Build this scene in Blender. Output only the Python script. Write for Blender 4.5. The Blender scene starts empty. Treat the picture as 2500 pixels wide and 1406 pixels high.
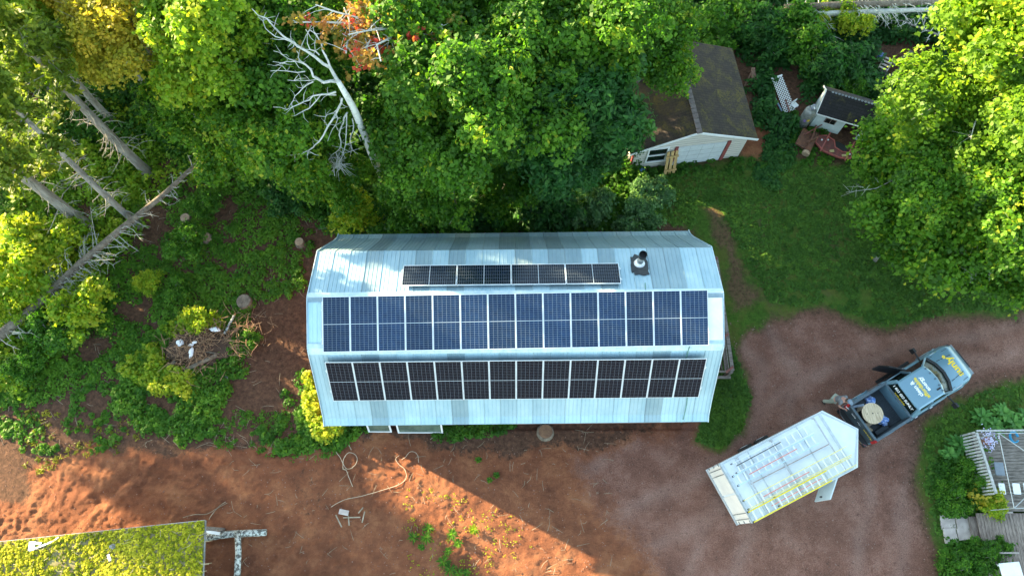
import bpy, bmesh, math, random
import numpy as np
from mathutils import Vector, Matrix
R = math.radians
scene = bpy.context.scene
col = scene.collection

# ------------------------------------------------------------------ camera
CAM_H, TILT, FPX = 33.0, R(20), 1766.0
cd = bpy.data.cameras.new('camera'); cam = bpy.data.objects.new('camera', cd); col.objects.link(cam)
cam.location = (0, 0, CAM_H); cam.rotation_euler = (TILT, 0, 0)
cd.sensor_width = 36; cd.lens = 36 * FPX / 2500; cd.clip_end = 400; cd.clip_start = .5
scene.camera = cam
# ------------------------------------------------------------------ world, sun, exposure
SUN_EL, SUN_AZ = 13.0, 153.0          # azimuth measured from +x towards +y
w = bpy.data.worlds.new('World'); scene.world = w; w.use_nodes = True
nt = w.node_tree; bg = nt.nodes['Background']
sky = nt.nodes.new('ShaderNodeTexSky'); sky.sky_type = 'NISHITA'; sky.sun_disc = False
sky.sun_elevation = R(SUN_EL); sky.sun_rotation = R(90 - SUN_AZ) % (2 * math.pi)
sky.dust_density = .6; sky.ozone_density = 1.2
hs = nt.nodes.new('ShaderNodeHueSaturation'); hs.inputs['Saturation'].default_value = .72; nt.links.new(sky.outputs[0], hs.inputs['Color']); tn_ = nt.nodes.new('ShaderNodeMix'); tn_.data_type = 'RGBA'; tn_.blend_type = 'MULTIPLY'; tn_.inputs[0].default_value = 1; tn_.inputs[7].default_value = (.97, 1.04, .98, 1); nt.links.new(hs.outputs[0], tn_.inputs[6]); nt.links.new(tn_.outputs[2], bg.inputs[0]); bg.inputs[1].default_value = 0.115
sl = bpy.data.lights.new('sun', 'SUN'); so = bpy.data.objects.new('sun', sl); col.objects.link(so)
sl.energy = 5.0; sl.angle = R(.6); sl.color = (1, .77, .44)
sdir = Vector((-math.cos(R(SUN_AZ)) * math.cos(R(SUN_EL)), -math.sin(R(SUN_AZ)) * math.cos(R(SUN_EL)), -math.sin(R(SUN_EL))))
so.rotation_euler = sdir.to_track_quat('-Z', 'Y').to_euler()
scene.view_settings.view_transform = 'Standard'; scene.view_settings.look = 'None'
scene.view_settings.exposure = 2.85; scene.view_settings.gamma = 1
scene.render.engine = 'CYCLES'
scene.cycles.max_bounces = 6; scene.cycles.transparent_max_bounces = 4
scene.cycles.diffuse_bounces = 3

# ------------------------------------------------------------------ photo pixel (2500 wide) at a height -> place in the world
_ct, _st = math.cos(TILT), math.sin(TILT)
def G(px, py, z=0.0):
    a = (px - 1250) / FPX; b = (703 - py) / FPX
    dx, dy, dz = a, _st + b * _ct, -_ct + b * _st
    s = (z - CAM_H) / dz
    return Vector((dx * s, dy * s, z))
def topix(X, Y, Z=0.0):
    d = Y * _st - (Z - CAM_H) * _ct
    return 1250 + FPX * X / d, 703 - FPX * (Y * _ct + (Z - CAM_H) * _st) / d

# ------------------------------------------------------------------ noise for meshes
def vnoise(x, y, seed=0):
    x = np.asarray(x, float); y = np.asarray(y, float)
    xi = np.floor(x).astype(np.int64); yi = np.floor(y).astype(np.int64); fx = x - xi; fy = y - yi
    fx = fx * fx * (3 - 2 * fx); fy = fy * fy * (3 - 2 * fy)
    def h(a, b):
        n = (a * 374761393 + b * 668265263 + seed * 974711) & 0x7fffffff
        n = ((n ^ (n >> 13)) * 1274126177) & 0x7fffffff
        return ((n ^ (n >> 16)) & 0xffff) / 65535.0
    return (h(xi, yi) * (1 - fx) + h(xi + 1, yi) * fx) * (1 - fy) + (h(xi, yi + 1) * (1 - fx) + h(xi + 1, yi + 1) * fx) * fy
def fbm(x, y, o=4, seed=0):
    t = 0; a = .5
    for i in range(o):
        t = t + a * vnoise(x * 2 ** i, y * 2 ** i, seed + i * 17); a *= .5
    return t / (1 - .5 ** o)

# ------------------------------------------------------------------ materials
MATS = {}
def _ramp(nt, fac, stops):
    r = nt.nodes.new('ShaderNodeValToRGB'); e = r.color_ramp.elements
    while len(e) < len(stops): e.new(.5)
    for el, (p, c) in zip(e, stops): el.position = p; el.color = (*c, 1)
    nt.links.new(fac, r.inputs[0]); return r.outputs[0]
def _noise(nt, vec, scale, detail=4, rough=.6, stretch=None):
    if stretch:
        mp = nt.nodes.new('ShaderNodeMapping'); mp.inputs['Scale'].default_value = stretch
        nt.links.new(vec, mp.inputs[0]); vec = mp.outputs[0]
    n = nt.nodes.new('ShaderNodeTexNoise'); n.inputs['Scale'].default_value = scale
    n.inputs['Detail'].default_value = detail; n.inputs['Roughness'].default_value = rough
    nt.links.new(vec, n.inputs['Vector']); return n.outputs[0]
def _mix(nt, f, a, b, mode='MIX'):
    m = nt.nodes.new('ShaderNodeMix'); m.data_type = 'RGBA'; m.blend_type = mode
    for s, v in ((m.inputs[0], f), (m.inputs[6], a), (m.inputs[7], b)):
        if isinstance(v, (int, float)): s.default_value = v
        elif isinstance(v, (tuple, list)): s.default_value = (*v, 1)
        else: nt.links.new(v, s)
    return m.outputs[2]
def _math(nt, op, a, b=0.0, clamp=False):
    m = nt.nodes.new('ShaderNodeMath'); m.operation = op; m.use_clamp = clamp
    for s, v in ((m.inputs[0], a), (m.inputs[1], b)):
        if isinstance(v, (int, float)): s.default_value = v
        else: nt.links.new(v, s)
    return m.outputs[0]
def _bump(nt, h, strength, dist, bsdf):
    b = nt.nodes.new('ShaderNodeBump'); b.inputs['Strength'].default_value = strength; b.inputs['Distance'].default_value = dist
    nt.links.new(h, b.inputs['Height']); nt.links.new(b.outputs[0], bsdf.inputs['Normal'])
def base_mat(name):
    m = bpy.data.materials.new(name); m.use_nodes = True
    return m, m.node_tree, m.node_tree.nodes['Principled BSDF']
def mat(name, c1, c2=None, rough=.6, metal=0., scale=6., stretch=None, bump=.0, dist=.02, spec=.5, attr=None, lo=.35, hi=.65, coat=0., trans=0.):
    if name in MATS: return MATS[name]
    m, nt, b = base_mat(name)
    tc = nt.nodes.new('ShaderNodeTexCoord')
    if c2 is None: c2 = tuple(x * .72 for x in c1)
    n = _noise(nt, tc.outputs['Object'], scale, 6, .65, stretch)
    c = _ramp(nt, n, [(lo, c2), (hi, c1)])
    if attr:
        at = nt.nodes.new('ShaderNodeAttribute'); at.attribute_name = attr
        c = _mix(nt, 1.0, c, at.outputs['Color'], 'MULTIPLY')
    nt.links.new(c, b.inputs['Base Color'])
    b.inputs['Roughness'].default_value = rough; b.inputs['Metallic'].default_value = metal
    b.inputs['Specular IOR Level'].default_value = spec; b.inputs['Coat Weight'].default_value = coat
    b.inputs['Transmission Weight'].default_value = trans
    if bump: _bump(nt, n, bump, dist, b)
    MATS[name] = m; return m
def leaf_mat(name, stops, trans=.52, rough=.55):
    m, nt, b = base_mat(name)
    at = nt.nodes.new('ShaderNodeAttribute'); at.attribute_name = 'tone'
    oi = nt.nodes.new('ShaderNodeObjectInfo')
    f = _math(nt, 'ADD', at.outputs['Fac'], _math(nt, 'MULTIPLY', _math(nt, 'SUBTRACT', oi.outputs['Random'], .5), .18), True)
    c = _ramp(nt, f, stops)
    nt.links.new(c, b.inputs['Base Color']); b.inputs['Roughness'].default_value = rough
    b.inputs['Specular IOR Level'].default_value = .3
    tl = nt.nodes.new('ShaderNodeBsdfTranslucent')
    nt.links.new(_mix(nt, 1.0, c, (1.25, 1.35, .7), 'MULTIPLY'), tl.inputs[0])
    ms = nt.nodes.new('ShaderNodeMixShader'); ms.inputs[0].default_value = trans
    nt.links.new(b.outputs[0], ms.inputs[1]); nt.links.new(tl.outputs[0], ms.inputs[2])
    nt.links.new(ms.outputs[0], nt.nodes['Material Output'].inputs[0])
    MATS[name] = m; return m
GREEN = leaf_mat('maple leaf', [(0, (.022, .075, .008)), (.45, (.075, .205, .014)), (.8, (.15, .31, .020)), (1, (.36, .40, .03))])
GREEN2 = leaf_mat('bluish ash leaf', [(0, (.014, .060, .015)), (.5, (.036, .14, .028)), (1, (.09, .23, .04))])
YELSUN = leaf_mat('yellow green sunlit leaf', [(0, (.07, .16, .010)), (.5, (.20, .35, .018)), (1, (.46, .46, .03))])  # yellow green foliage with sunlight put into the leaf colour
GOLD = leaf_mat('golden birch leaf', [(0, (.13, .16, .015)), (.5, (.34, .34, .03)), (1, (.62, .46, .05))])
SPRUCE = leaf_mat('spruce needle', [(0, (.07, .125, .012)), (.5, (.18, .26, .024)), (1, (.36, .37, .04))], .5)
REDL = leaf_mat('turning maple leaf', [(0, (.11, .17, .03)), (.4, (.38, .24, .04)), (.7, (.55, .20, .06)), (1, (.62, .06, .05))])
SHRUB = leaf_mat('shrub leaf', [(0, (.020, .075, .008)), (.5, (.062, .19, .016)), (1, (.17, .34, .03))])
PALE = leaf_mat('pale shrub leaf', [(0, (.05, .12, .05)), (.5, (.11, .24, .09)), (1, (.22, .38, .16))])
HOSTA = leaf_mat('hosta leaf', [(0, (.03, .12, .02)), (.5, (.08, .24, .04)), (1, (.16, .36, .07))], .25)
GRASSM = leaf_mat('grass blade', [(0, (.02, .065, .009)), (.5, (.055, .14, .014)), (1, (.13, .26, .025))], .2, .7)
MOSSM = leaf_mat('moss', [(0, (.14, .18, .012)), (.5, (.42, .42, .016)), (1, (.66, .58, .05))], .15, .9)
BARK = mat('grey bark', (.30, .29, .26), (.13, .12, .105), .9, 0, 5, (1, 1, .25), .8, .05)
BARK2 = mat('brown bark', (.24, .20, .15), (.10, .08, .06), .9, 0, 6, (1, 1, .3), .8, .05)
DEADW = mat('bleached dead wood', (.66, .66, .60), (.34, .37, .34), .85, 0, 4, None, .5, .03)
GREYTW = mat('grey dead twig', (.30, .29, .25), (.17, .165, .14), .9, 0, 4)
TWIG = mat('dry twig', (.40, .34, .25), (.20, .16, .11), .9, 0, 3)
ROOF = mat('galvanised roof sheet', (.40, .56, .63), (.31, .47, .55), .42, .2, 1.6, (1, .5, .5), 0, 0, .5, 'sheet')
CAPM = mat('galvanised flashing', (.58, .71, .76), (.40, .56, .64), .4, .3, 3)
ALU = mat('aluminium', (.85, .90, .92), (.72, .80, .84), .35, .3, 8)
WHITEP = mat('white paint', (.82, .84, .84), (.70, .74, .75), .45, 0, 2)
TRAILW = mat('trailer white skin', (.84, .89, .90), (.72, .79, .82), .35, 0, 1.3, None, 0, 0, .5)
SEAM = mat('trailer seam', (.55, .62, .64), (.42, .48, .50), .5, 0, 4)
BARNRED = mat('weathered red board', (.26, .12, .10), (.16, .08, .07), .85, 0, 3, (1, 1, .2), .3, .02)
REDTRIM = mat('red trim', (.30, .07, .06), (.2, .05, .05), .7, 0, 4)
OLDWOOD = mat('weathered wood', (.26, .23, .20), (.10, .085, .07), .9, 0, 3, (1, 6, 6), .4, .02)
OLDWOODY = mat('weathered wood crosswise', (.30, .25, .21), (.12, .09, .075), .9, 0, 3, (6, 1, 6), .4, .02)
NEWWOOD = mat('fresh pine', (.52, .36, .15), (.36, .23, .09), .7, 0, 3, (1, 1, .2), .2, .02)
SPOOLW = mat('spool plywood', (.62, .52, .36), (.36, .28, .18), .8, 0, 2.5, (1, 9, 1), .2, .02)
BLACK = mat('black plastic', (.018, .02, .022), (.010, .011, .012), .5, 0, 8)
RUBBER = mat('tyre rubber', (.03, .03, .03), (.018, .018, .018), .85, 0, 8)
GLASSD = mat('dark glass', (.010, .018, .015), (.006, .012, .010), .12, 0, 2, None, 0, 0, .35)
TRUCK = mat('slate blue truck paint', (.165, .30, .38), (.15, .28, .355), .28, .25, .8, None, 0, 0, .5, None, .3, .7, .6)
BEDL = mat('bed liner', (.035, .05, .062), (.022, .032, .042), .6, 0, 5)
CHROME = mat('chrome', (.8, .82, .84), (.7, .72, .74), .15, 1, 4)
REDLAMP = mat('red lamp', (.55, .03, .03), (.3, .02, .02), .25, 0, 5)
YELLOW = mat('yellow fibreglass', (.80, .66, .03), (.70, .55, .02), .5, 0, 6)
SIGNY = mat('yellow lettering', (.85, .62, .02), (.80, .58, .02), .5, 0, 6)
SIGNW = mat('white lettering', (.88, .90, .90), (.84, .86, .86), .5, 0, 6)
STRAP = mat('faded red strap', (.70, .28, .22), (.6, .2, .16), .7, 0, 6)
RUST = mat('rusty steel', (.20, .085, .045), (.085, .045, .035), .85, .2, 6, None, .4, .02)
REDM = mat('faded red machine paint', (.20, .05, .042), (.10, .04, .035), .7, .1, 5, None, .2, .02)
GREYM = mat('dull grey metal', (.30, .32, .31), (.15, .16, .15), .6, .4, 5, None, .2, .02)
BLUEP = mat('blue plastic', (.12, .27, .62), (.07, .17, .45), .5, 0, 6)
BLUEB = mat('pale blue bag', (.50, .66, .95), (.10, .26, .72), .5, 0, 9, None, .6, .04, .5, None, .42, .55)
PAVER = mat('concrete paver', (.56, .50, .45), (.40, .34, .31), .9, 0, 3, None, .3, .01)
STONE = mat('stone', (.36, .24, .20), (.16, .09, .07), .9, 0, 6, None, .4, .02)
SKIN = mat('skin', (.50, .27, .20), (.44, .22, .16), .6, 0, 8)
SHIRT = mat('grey shirt', (.20, .21, .22), (.14, .15, .16), .9, 0, 8, None, .3, .02)
PANTS = mat('khaki trousers', (.38, .42, .34), (.28, .31, .25), .9, 0, 7, None, .3, .02)
HATM = mat('grey blue cap', (.20, .27, .33), (.15, .20, .26), .9, 0, 8)
STUMPW = mat('cut wood', (.45, .33, .22), (.25, .17, .11), .9, 0, 6)
ROPE = mat('pale hose', (.55, .48, .36), (.42, .35, .26), .7, 0, 6)
PLASW = mat('white scrap plastic', (.85, .86, .88), (.7, .72, .75), .5, 0, 6)
CREAM = mat('cream siding', (.66, .64, .58), (.55, .54, .49), .7, 0, 1.5, (.3, .3, 3))
SHEDW = mat('pale blue-white board', (.58, .68, .68), (.45, .54, .55), .7, 0, 1.6)

def shingle_mat(name, c1, c2, moss, mossamt):
    m, nt, b = base_mat(name); tc = nt.nodes.new('ShaderNodeTexCoord'); o = tc.outputs['Object']
    br = nt.nodes.new('ShaderNodeTexBrick'); br.inputs['Scale'].default_value = 1
    br.inputs['Brick Width'].default_value = .32; br.inputs['Row Height'].default_value = .145
    br.inputs['Mortar Size'].default_value = .008; br.inputs['Color1'].default_value = (*c1, 1); br.inputs['Color2'].default_value = (*c2, 1)
    br.inputs['Mortar'].default_value = (c2[0] * .35, c2[1] * .35, c2[2] * .35, 1)
    mp = nt.nodes.new('ShaderNodeMapping'); mp.inputs['Rotation'].default_value = (0, 0, 0)
    nt.links.new(o, mp.inputs[0]); nt.links.new(mp.outputs[0], br.inputs[0])
    n = _noise(nt, o, 1.1, 6, .7); n2 = _noise(nt, o, 14, 3, .7)
    f = _math(nt, 'MULTIPLY', _ramp(nt, n, [(.5 - mossamt, (0, 0, 0)), (.62, (1, 1, 1))]), _ramp(nt, n2, [(.42, (0, 0, 0)), (.56, (1, 1, 1))]))
    c = _mix(nt, f, br.outputs[0], moss)
    c = _mix(nt, .5, c, _ramp(nt, _noise(nt, o, 3, 5, .7), [(.3, (.45, .45, .45)), (.7, (1.3, 1.3, 1.3))]), 'MULTIPLY')
    nt.links.new(c, b.inputs['Base Color']); b.inputs['Roughness'].default_value = .92
    _bump(nt, n2, .5, .03, b); MATS[name] = m; return m
SHING = shingle_mat('mossy brown shingles', (.052, .040, .031), (.034, .028, .024), (.11, .09, .018), .04)
SHING2 = shingle_mat('black shingles', (.022, .022, .026), (.014, .014, .017), (.07, .065, .02), -.06)

def solar_mat():
    # local panel coordinates: x across 1.04 m (6 columns), y along 2.1 m (24 rows with a wider gap in the middle)
    m, nt, b = base_mat('solar cells'); tc = nt.nodes.new('ShaderNodeTexCoord')
    sp = nt.nodes.new('ShaderNodeSeparateXYZ'); nt.links.new(tc.outputs['Object'], sp.inputs[0])
    def grid(v, pitch, off, half):
        t = _math(nt, 'FRACT', _math(nt, 'DIVIDE', _math(nt, 'ADD', v, off), pitch))
        d = _math(nt, 'MULTIPLY', _math(nt, 'SUBTRACT', .5, _math(nt, 'ABSOLUTE', _math(nt, 'SUBTRACT', t, .5))), pitch)
        return _math(nt, 'LESS_THAN', d, half)
    gx = grid(sp.outputs[0], .165, .495 + 16.5, .0062)
    ay = _math(nt, 'SUBTRACT', _math(nt, 'ABSOLUTE', sp.outputs[1]), .012)
    gy = grid(ay, .0845, 8.45, .0052)
    mid = _math(nt, 'LESS_THAN', _math(nt, 'ABSOLUTE', sp.outputs[1]), .010)
    edge = _math(nt, 'GREATER_THAN', _math(nt, 'ABSOLUTE', sp.outputs[0]), .490)
    oi = nt.nodes.new('ShaderNodeObjectInfo')
    at = nt.nodes.new('ShaderNodeAttribute'); at.attribute_name = 'sky_tint'; at.attribute_type = 'OBJECT'
    cell = _mix(nt, at.outputs['Fac'], (.002, .006, .013), (.006, .030, .092))  # bluer cells paint the sky's reflection into the base colour
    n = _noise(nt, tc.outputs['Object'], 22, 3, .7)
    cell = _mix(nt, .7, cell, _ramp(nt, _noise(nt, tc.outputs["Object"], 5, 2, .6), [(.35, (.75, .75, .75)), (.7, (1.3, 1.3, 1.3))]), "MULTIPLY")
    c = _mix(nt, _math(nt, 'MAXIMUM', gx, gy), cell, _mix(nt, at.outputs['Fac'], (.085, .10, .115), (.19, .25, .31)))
    c = _mix(nt, _math(nt, 'MAXIMUM', mid, edge), c, (.42, .48, .52))
    nt.links.new(c, b.inputs['Base Color']); b.inputs['Roughness'].default_value = .14
    b.inputs['Specular IOR Level'].default_value = .28
    MATS['solar'] = m; return m
SOLAR = solar_mat()

# ------------------------------------------------------------------ mesh builder
class MB:
    def __init__(s): s.v = []; s.f = []; s.mi = []
    def add(s, vs, fs, mi=0):
        n = len(s.v); s.v += [tuple(x) for x in vs]; s.f += [tuple(i + n for i in f) for f in fs]; s.mi += [mi] * len(fs); return s
    def box(s, c, d, rz=0, mi=0, M=None, tx=0):
        c = Vector(c); m = M or Matrix.Rotation(rz, 3, 'Z'); h = [x / 2 for x in d]
        vs = [c + m @ Vector((x * (h[0] - (tx if z > 0 else 0)), y * (h[1] - (tx if z > 0 else 0)), z * h[2])) for z in (-1, 1) for x, y in ((-1, -1), (1, -1), (1, 1), (-1, 1))]
        return s.add(vs, [(3, 2, 1, 0), (4, 5, 6, 7), (0, 1, 5, 4), (1, 2, 6, 5), (2, 3, 7, 6), (3, 0, 4, 7)], mi)
    def beam(s, a, b, wd, ht, mi=0, up=(0, 0, 1)):
        a = Vector(a); b = Vector(b); x = (b - a).normalized(); y = Vector(up).cross(x)
        if y.length < 1e-3: y = Vector((0, 1, 0)).cross(x)
        y.normalize(); z = x.cross(y); m = Matrix((x, y, z)).transposed()
        return s.box((a + b) / 2, ((b - a).length, wd, ht), M=m, mi=mi)
    def tube(s, pts, r, n=7, mi=0, cap=True):
        pts = [Vector(p) for p in pts]
        if isinstance(r, (int, float)): r = [r] * len(pts)
        rings = []; prev = None
        for i, p in enumerate(pts):
            t = (pts[min(i + 1, len(pts) - 1)] - pts[max(i - 1, 0)]).normalized()
            if prev is None:
                prev = t.cross(Vector((0, 0, 1)));
                if prev.length < .1: prev = t.cross(Vector((1, 0, 0)))
            y = (prev - t * prev.dot(t)).normalized(); prev = y; z = t.cross(y)
            rings.append([p + (y * math.cos(k * 2 * math.pi / n) + z * math.sin(k * 2 * math.pi / n)) * r[i] for k in range(n)])
        vs = [v for g in rings for v in g]; fs = []
        for i in range(len(pts) - 1):
            for k in range(n):
                a = i * n + k; b = i * n + (k + 1) % n; fs.append((a, b, b + n, a + n))
        if cap: fs.append(tuple(range(n - 1, -1, -1))); fs.append(tuple(range(len(vs) - n, len(vs))))
        return s.add(vs, fs, mi)
    def prism(s, poly, z0, z1, mi=0, M=None):
        n = len(poly); vs = [Vector((x, y, z0)) for x, y in poly] + [Vector((x, y, z1)) for x, y in poly]
        if M: vs = [M @ v for v in vs]
        return s.add(vs, [tuple(range(n - 1, -1, -1)), tuple(range(n, 2 * n))] + [(i, (i + 1) % n, (i + 1) % n + n, i + n) for i in range(n)], mi)
    def disc(s, c, r, h, n=20, mi=0):
        c = Vector(c); return s.prism([(c.x + r * math.cos(2 * math.pi * k / n), c.y + r * math.sin(2 * math.pi * k / n)) for k in range(n)], c.z, c.z + h, mi)
    def quad(s, a, b, c, d, mi=0): return s.add([a, b, c, d], [(0, 1, 2, 3)], mi)
    def build(s, name, mats, parent=None, smooth=False, bevel=0):
        me = bpy.data.meshes.new(name); me.from_pydata([tuple(v) for v in s.v], [], s.f)
        for m in (mats if isinstance(mats, (list, tuple)) else [mats]): me.materials.append(m)
        if any(s.mi): me.polygons.foreach_set('material_index', s.mi)
        if smooth: me.polygons.foreach_set('use_smooth', [True] * len(me.polygons))
        if bevel:
            bm = bmesh.new(); bm.from_mesh(me)
            bmesh.ops.bevel(bm, geom=[e for e in bm.edges], offset=bevel, segments=2, affect='EDGES', clamp_overlap=True); bm.to_mesh(me); bm.free()
        me.update(); return link(name, me, parent)
def link(name, me, parent=None):
    o = bpy.data.objects.new(name, me); col.objects.link(o)
    if parent: o.parent = parent
    return o
def tag(o, label, cat, group=None):
    o['label'] = label; o['category'] = cat
    if group: o['group'] = group
    return o
def thing(name, label, cat, loc=(0, 0, 0), rz=0, group=None):
    o = bpy.data.objects.new(name, None); col.objects.link(o); o.location = loc; o.rotation_euler = (0, 0, rz); o.empty_display_size = .2
    return tag(o, label, cat, group)
def stuff(o): o['kind'] = 'stuff'; return o
def struct(o): o['kind'] = 'structure'; return o
def text(body, size, m, parent, M, name='lettering', extrude=.004, bold=0.0):
    cu = bpy.data.curves.new('t', 'FONT'); cu.body = body; cu.size = size; cu.extrude = extrude; cu.align_x = 'CENTER'; cu.align_y = 'CENTER'; cu.offset = bold
    t = bpy.data.objects.new('t', cu); col.objects.link(t); bpy.context.view_layer.update()
    me = bpy.data.meshes.new_from_object(t); bpy.data.objects.remove(t)
    me.materials.clear(); me.materials.append(m); me.transform(M); return link(name, me, parent)

# ------------------------------------------------------------------ foliage
def leaf_mesh(name, c, nrm, size, tone, m, elong=1.5, seed=0):
    """c (N,3) leaf centres, nrm (N,3) normals, size (N,), tone (N,) -> mesh of folded kite leaves"""
    rng = np.random.default_rng(seed); N = len(c)
    nrm = nrm / (np.linalg.norm(nrm, axis=1, keepdims=True) + 1e-9)
    r = rng.normal(size=(N, 3)); u = np.cross(nrm, r); u /= (np.linalg.norm(u, axis=1, keepdims=True) + 1e-9); v = np.cross(nrm, u)
    s = size[:, None]; L = s * elong * .5; W = s * .5
    vs = np.stack([c - u * L, c + v * W + nrm * s * .12 - u * L * .1, c + u * L - nrm * s * .15, c - v * W + nrm * s * .12 - u * L * .1], 1).reshape(-1, 3)
    me = bpy.data.meshes.new(name); me.vertices.add(N * 4); me.vertices.foreach_set('co', vs.ravel())
    me.loops.add(N * 4); me.loops.foreach_set('vertex_index', np.arange(N * 4))
    me.polygons.add(N); me.polygons.foreach_set('loop_start', np.arange(N) * 4)
    at = me.attributes.new('tone', 'FLOAT', 'POINT'); at.data.foreach_set('value', np.repeat(np.clip(tone, 0, 1), 4))
    me.materials.append(m); me.update(calc_edges=True); return me
def crown_data(seed, rx, rz, n_spray, per, leaf, spread=.42, flat=.3, nlobe=9, tone0=.42, bias=0.):
    tone0 += .06; nlobe = int(nlobe * 1.5); rng = np.random.default_rng(seed)
    lobes = [(np.zeros(3), np.array([rx * .62, rx * .62, rz * .7]))]
    for i in range(nlobe):
        a = i * 2.4 + rng.uniform(-.4, .4); e = rng.uniform(-.5, 1.2)
        d = np.array([math.cos(a) * math.cos(e), math.sin(a) * math.cos(e), math.sin(e)])
        k = rng.uniform(.20, .40)
        lobes.append((d * np.array([rx, rx, rz]) * rng.uniform(.55, .95), np.array([rx * k, rx * k, rz * k * .6])))
    vol = np.array([l[1][0] ** 2 for l in lobes]); vol = vol / vol.sum()
    li = rng.choice(len(lobes), n_spray, p=vol)
    C = []; NN = []; S = []; T = []
    for j in li:
        lc, lr = lobes[j]
        d = rng.normal(size=3); d[2] = d[2] * .8 + .35; d /= np.linalg.norm(d)
        p = lc + d * lr * rng.uniform(.60, 1.22) ; k = int(per * rng.uniform(.6, 1.3))
        out = d + np.array([0, 0, .9]); out /= np.linalg.norm(out)
        # a spray: leaves scattered on a tilted disc
        hd = np.array([d[0], d[1], 0]) + rng.normal(size=3) * [.35, .35, .1]; t1 = hd - out * hd.dot(out); t1 /= (np.linalg.norm(t1) + 1e-6); t2 = np.cross(out, t1)
        sp = spread * rng.uniform(.6, 1.35)
        ab = rng.normal(size=(k, 2)) * sp * np.array([.78, .40]); hh = rng.normal(size=(k, 1)) * sp * flat - (ab ** 2).sum(1, keepdims=True) / sp * .35
        pts = p + ab[:, :1] * t1 + ab[:, 1:] * t2 + hh * out
        C.append(pts); NN.append(out + rng.normal(size=(k, 3)) * .55); S.append(leaf * rng.uniform(.45, 1.45, k))
        tt = tone0 + rng.normal() * .17 + bias * d[2]
        T.append(tt + rng.normal(size=k) * .07 + (rng.random(k) < .05) * .35)
    return np.concatenate(C), np.concatenate(NN), np.concatenate(S), np.concatenate(T), lobes
def branch_tubes(mb, base, top, r0, targets, rng, n=6, sub=True):
    """trunk with curved limbs reaching to targets"""
    base = Vector(base); top = Vector(top); pts = []; rad = []
    K = 7
    for i in range(K + 1):
        t = i / K; p = base.lerp(top, t) + Vector((rng.uniform(-1, 1), rng.uniform(-1, 1), 0)) * .10 * (1 if 0 < i < K else 0); pts.append(p); rad.append(r0 * (1.25 if i == 0 else (1 - .75 * t)))
    mb.tube(pts, rad, 9)
    for tg in targets:
        tg = Vector(tg); t = min(.95, max(.25, (tg.z - base.z) / max(.1, top.z - base.z) - .22)); s = base.lerp(top, t)
        mid = s.lerp(tg, .5) + Vector((0, 0, -.12 * (tg - s).length)) + Vector((rng.uniform(-1, 1), rng.uniform(-1, 1), 0)) * .15
        r = r0 * (1 - .75 * t) * .5
        mb.tube([s, mid, tg], [r, r * .65, r * .2], 5)
        if sub:
            for q in range(3):
                e = tg + Vector((rng.uniform(-1, 1), rng.uniform(-1, 1), rng.uniform(-.3, .8))) * .9
                b0 = mid.lerp(tg, rng.uniform(.1, .8)); mb.tube([b0, b0.lerp(e, .5) + Vector((0, 0, .1)), e], [r * .4, r * .25, r * .08], 4)
TREES = {}
def tree_kind(key, seed, rx, rz, zc, n_spray, per, leaf, m, spread=.42, tone0=.42, bark=BARK, r0=.2, nlobe=9, bias=0., flat=.3, elong=1.4):
    c, nn, s, t, lobes = crown_data(seed, rx, rz, n_spray, per, leaf, spread, flat, nlobe, tone0, bias)
    c = c + np.array([0, 0, zc])
    me = leaf_mesh('crown', c, nn, s, t, m, elong, seed)
    rng = random.Random(seed); mb = MB()
    branch_tubes(mb, (0, 0, -.2), (0, 0, zc + rz * .55), r0, [tuple(l[0] * 1.05 + np.array([0, 0, zc])) for l in lobes[1:]], rng)
    me2 = bpy.data.meshes.new('trunk'); me2.from_pydata(mb.v, [], mb.f); me2.polygons.foreach_set('use_smooth', [True] * len(mb.f)); me2.materials.append(bark)
    TREES[key] = (me2, me, zc)
tree_kind('mapleA', 1, 3.9, 3.6, 7.6, 640, 52, .145, GREEN)
tree_kind('mapleB', 2, 3.4, 3.2, 6.6, 540, 52, .14, GREEN, tone0=.5)
tree_kind('ash', 3, 3.2, 3.4, 6.2, 540, 60, .125, GREEN2, spread=.5, elong=2.4, tone0=.45)
tree_kind('small', 4, 2.1, 2.0, 3.3, 260, 48, .13, GREEN, r0=.1, nlobe=7)
tree_kind('yellow', 5, 3.0, 3.6, 7.8, 500, 50, .135, YELSUN, tone0=.45)
tree_kind('gold', 6, 2.6, 3.2, 8.2, 520, 48, .105, GOLD, tone0=.62, spread=.36)
tree_kind('bigright', 7, 4.6, 3.6, 7.4, 980, 54, .135, YELSUN, tone0=.14, nlobe=13, bias=.05, bark=BARK2)  # tone rises with height, sunlit top put into the leaf colour
tree_kind('high', 12, 3.7, 3.2, 10.2, 760, 44, .16, GREEN)
tree_kind('bushy', 8, 1.5, 1.1, 1.2, 120, 36, .12, SHRUB, spread=.32, r0=.05, nlobe=6)
tree_kind('bushyel', 9, 1.5, 1.1, 1.2, 120, 36, .12, YELSUN, spread=.32, r0=.05, nlobe=6, tone0=.6)
tree_kind('pale', 10, 1.6, 1.0, 1.1, 130, 38, .12, PALE, spread=.32, r0=.05, nlobe=6)
tree_kind('darkbush', 11, 1.7, 1.2, 1.3, 130, 38, .13, GREEN2, spread=.36, r0=.05, nlobe=6, elong=2.6, tone0=.4)
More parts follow.
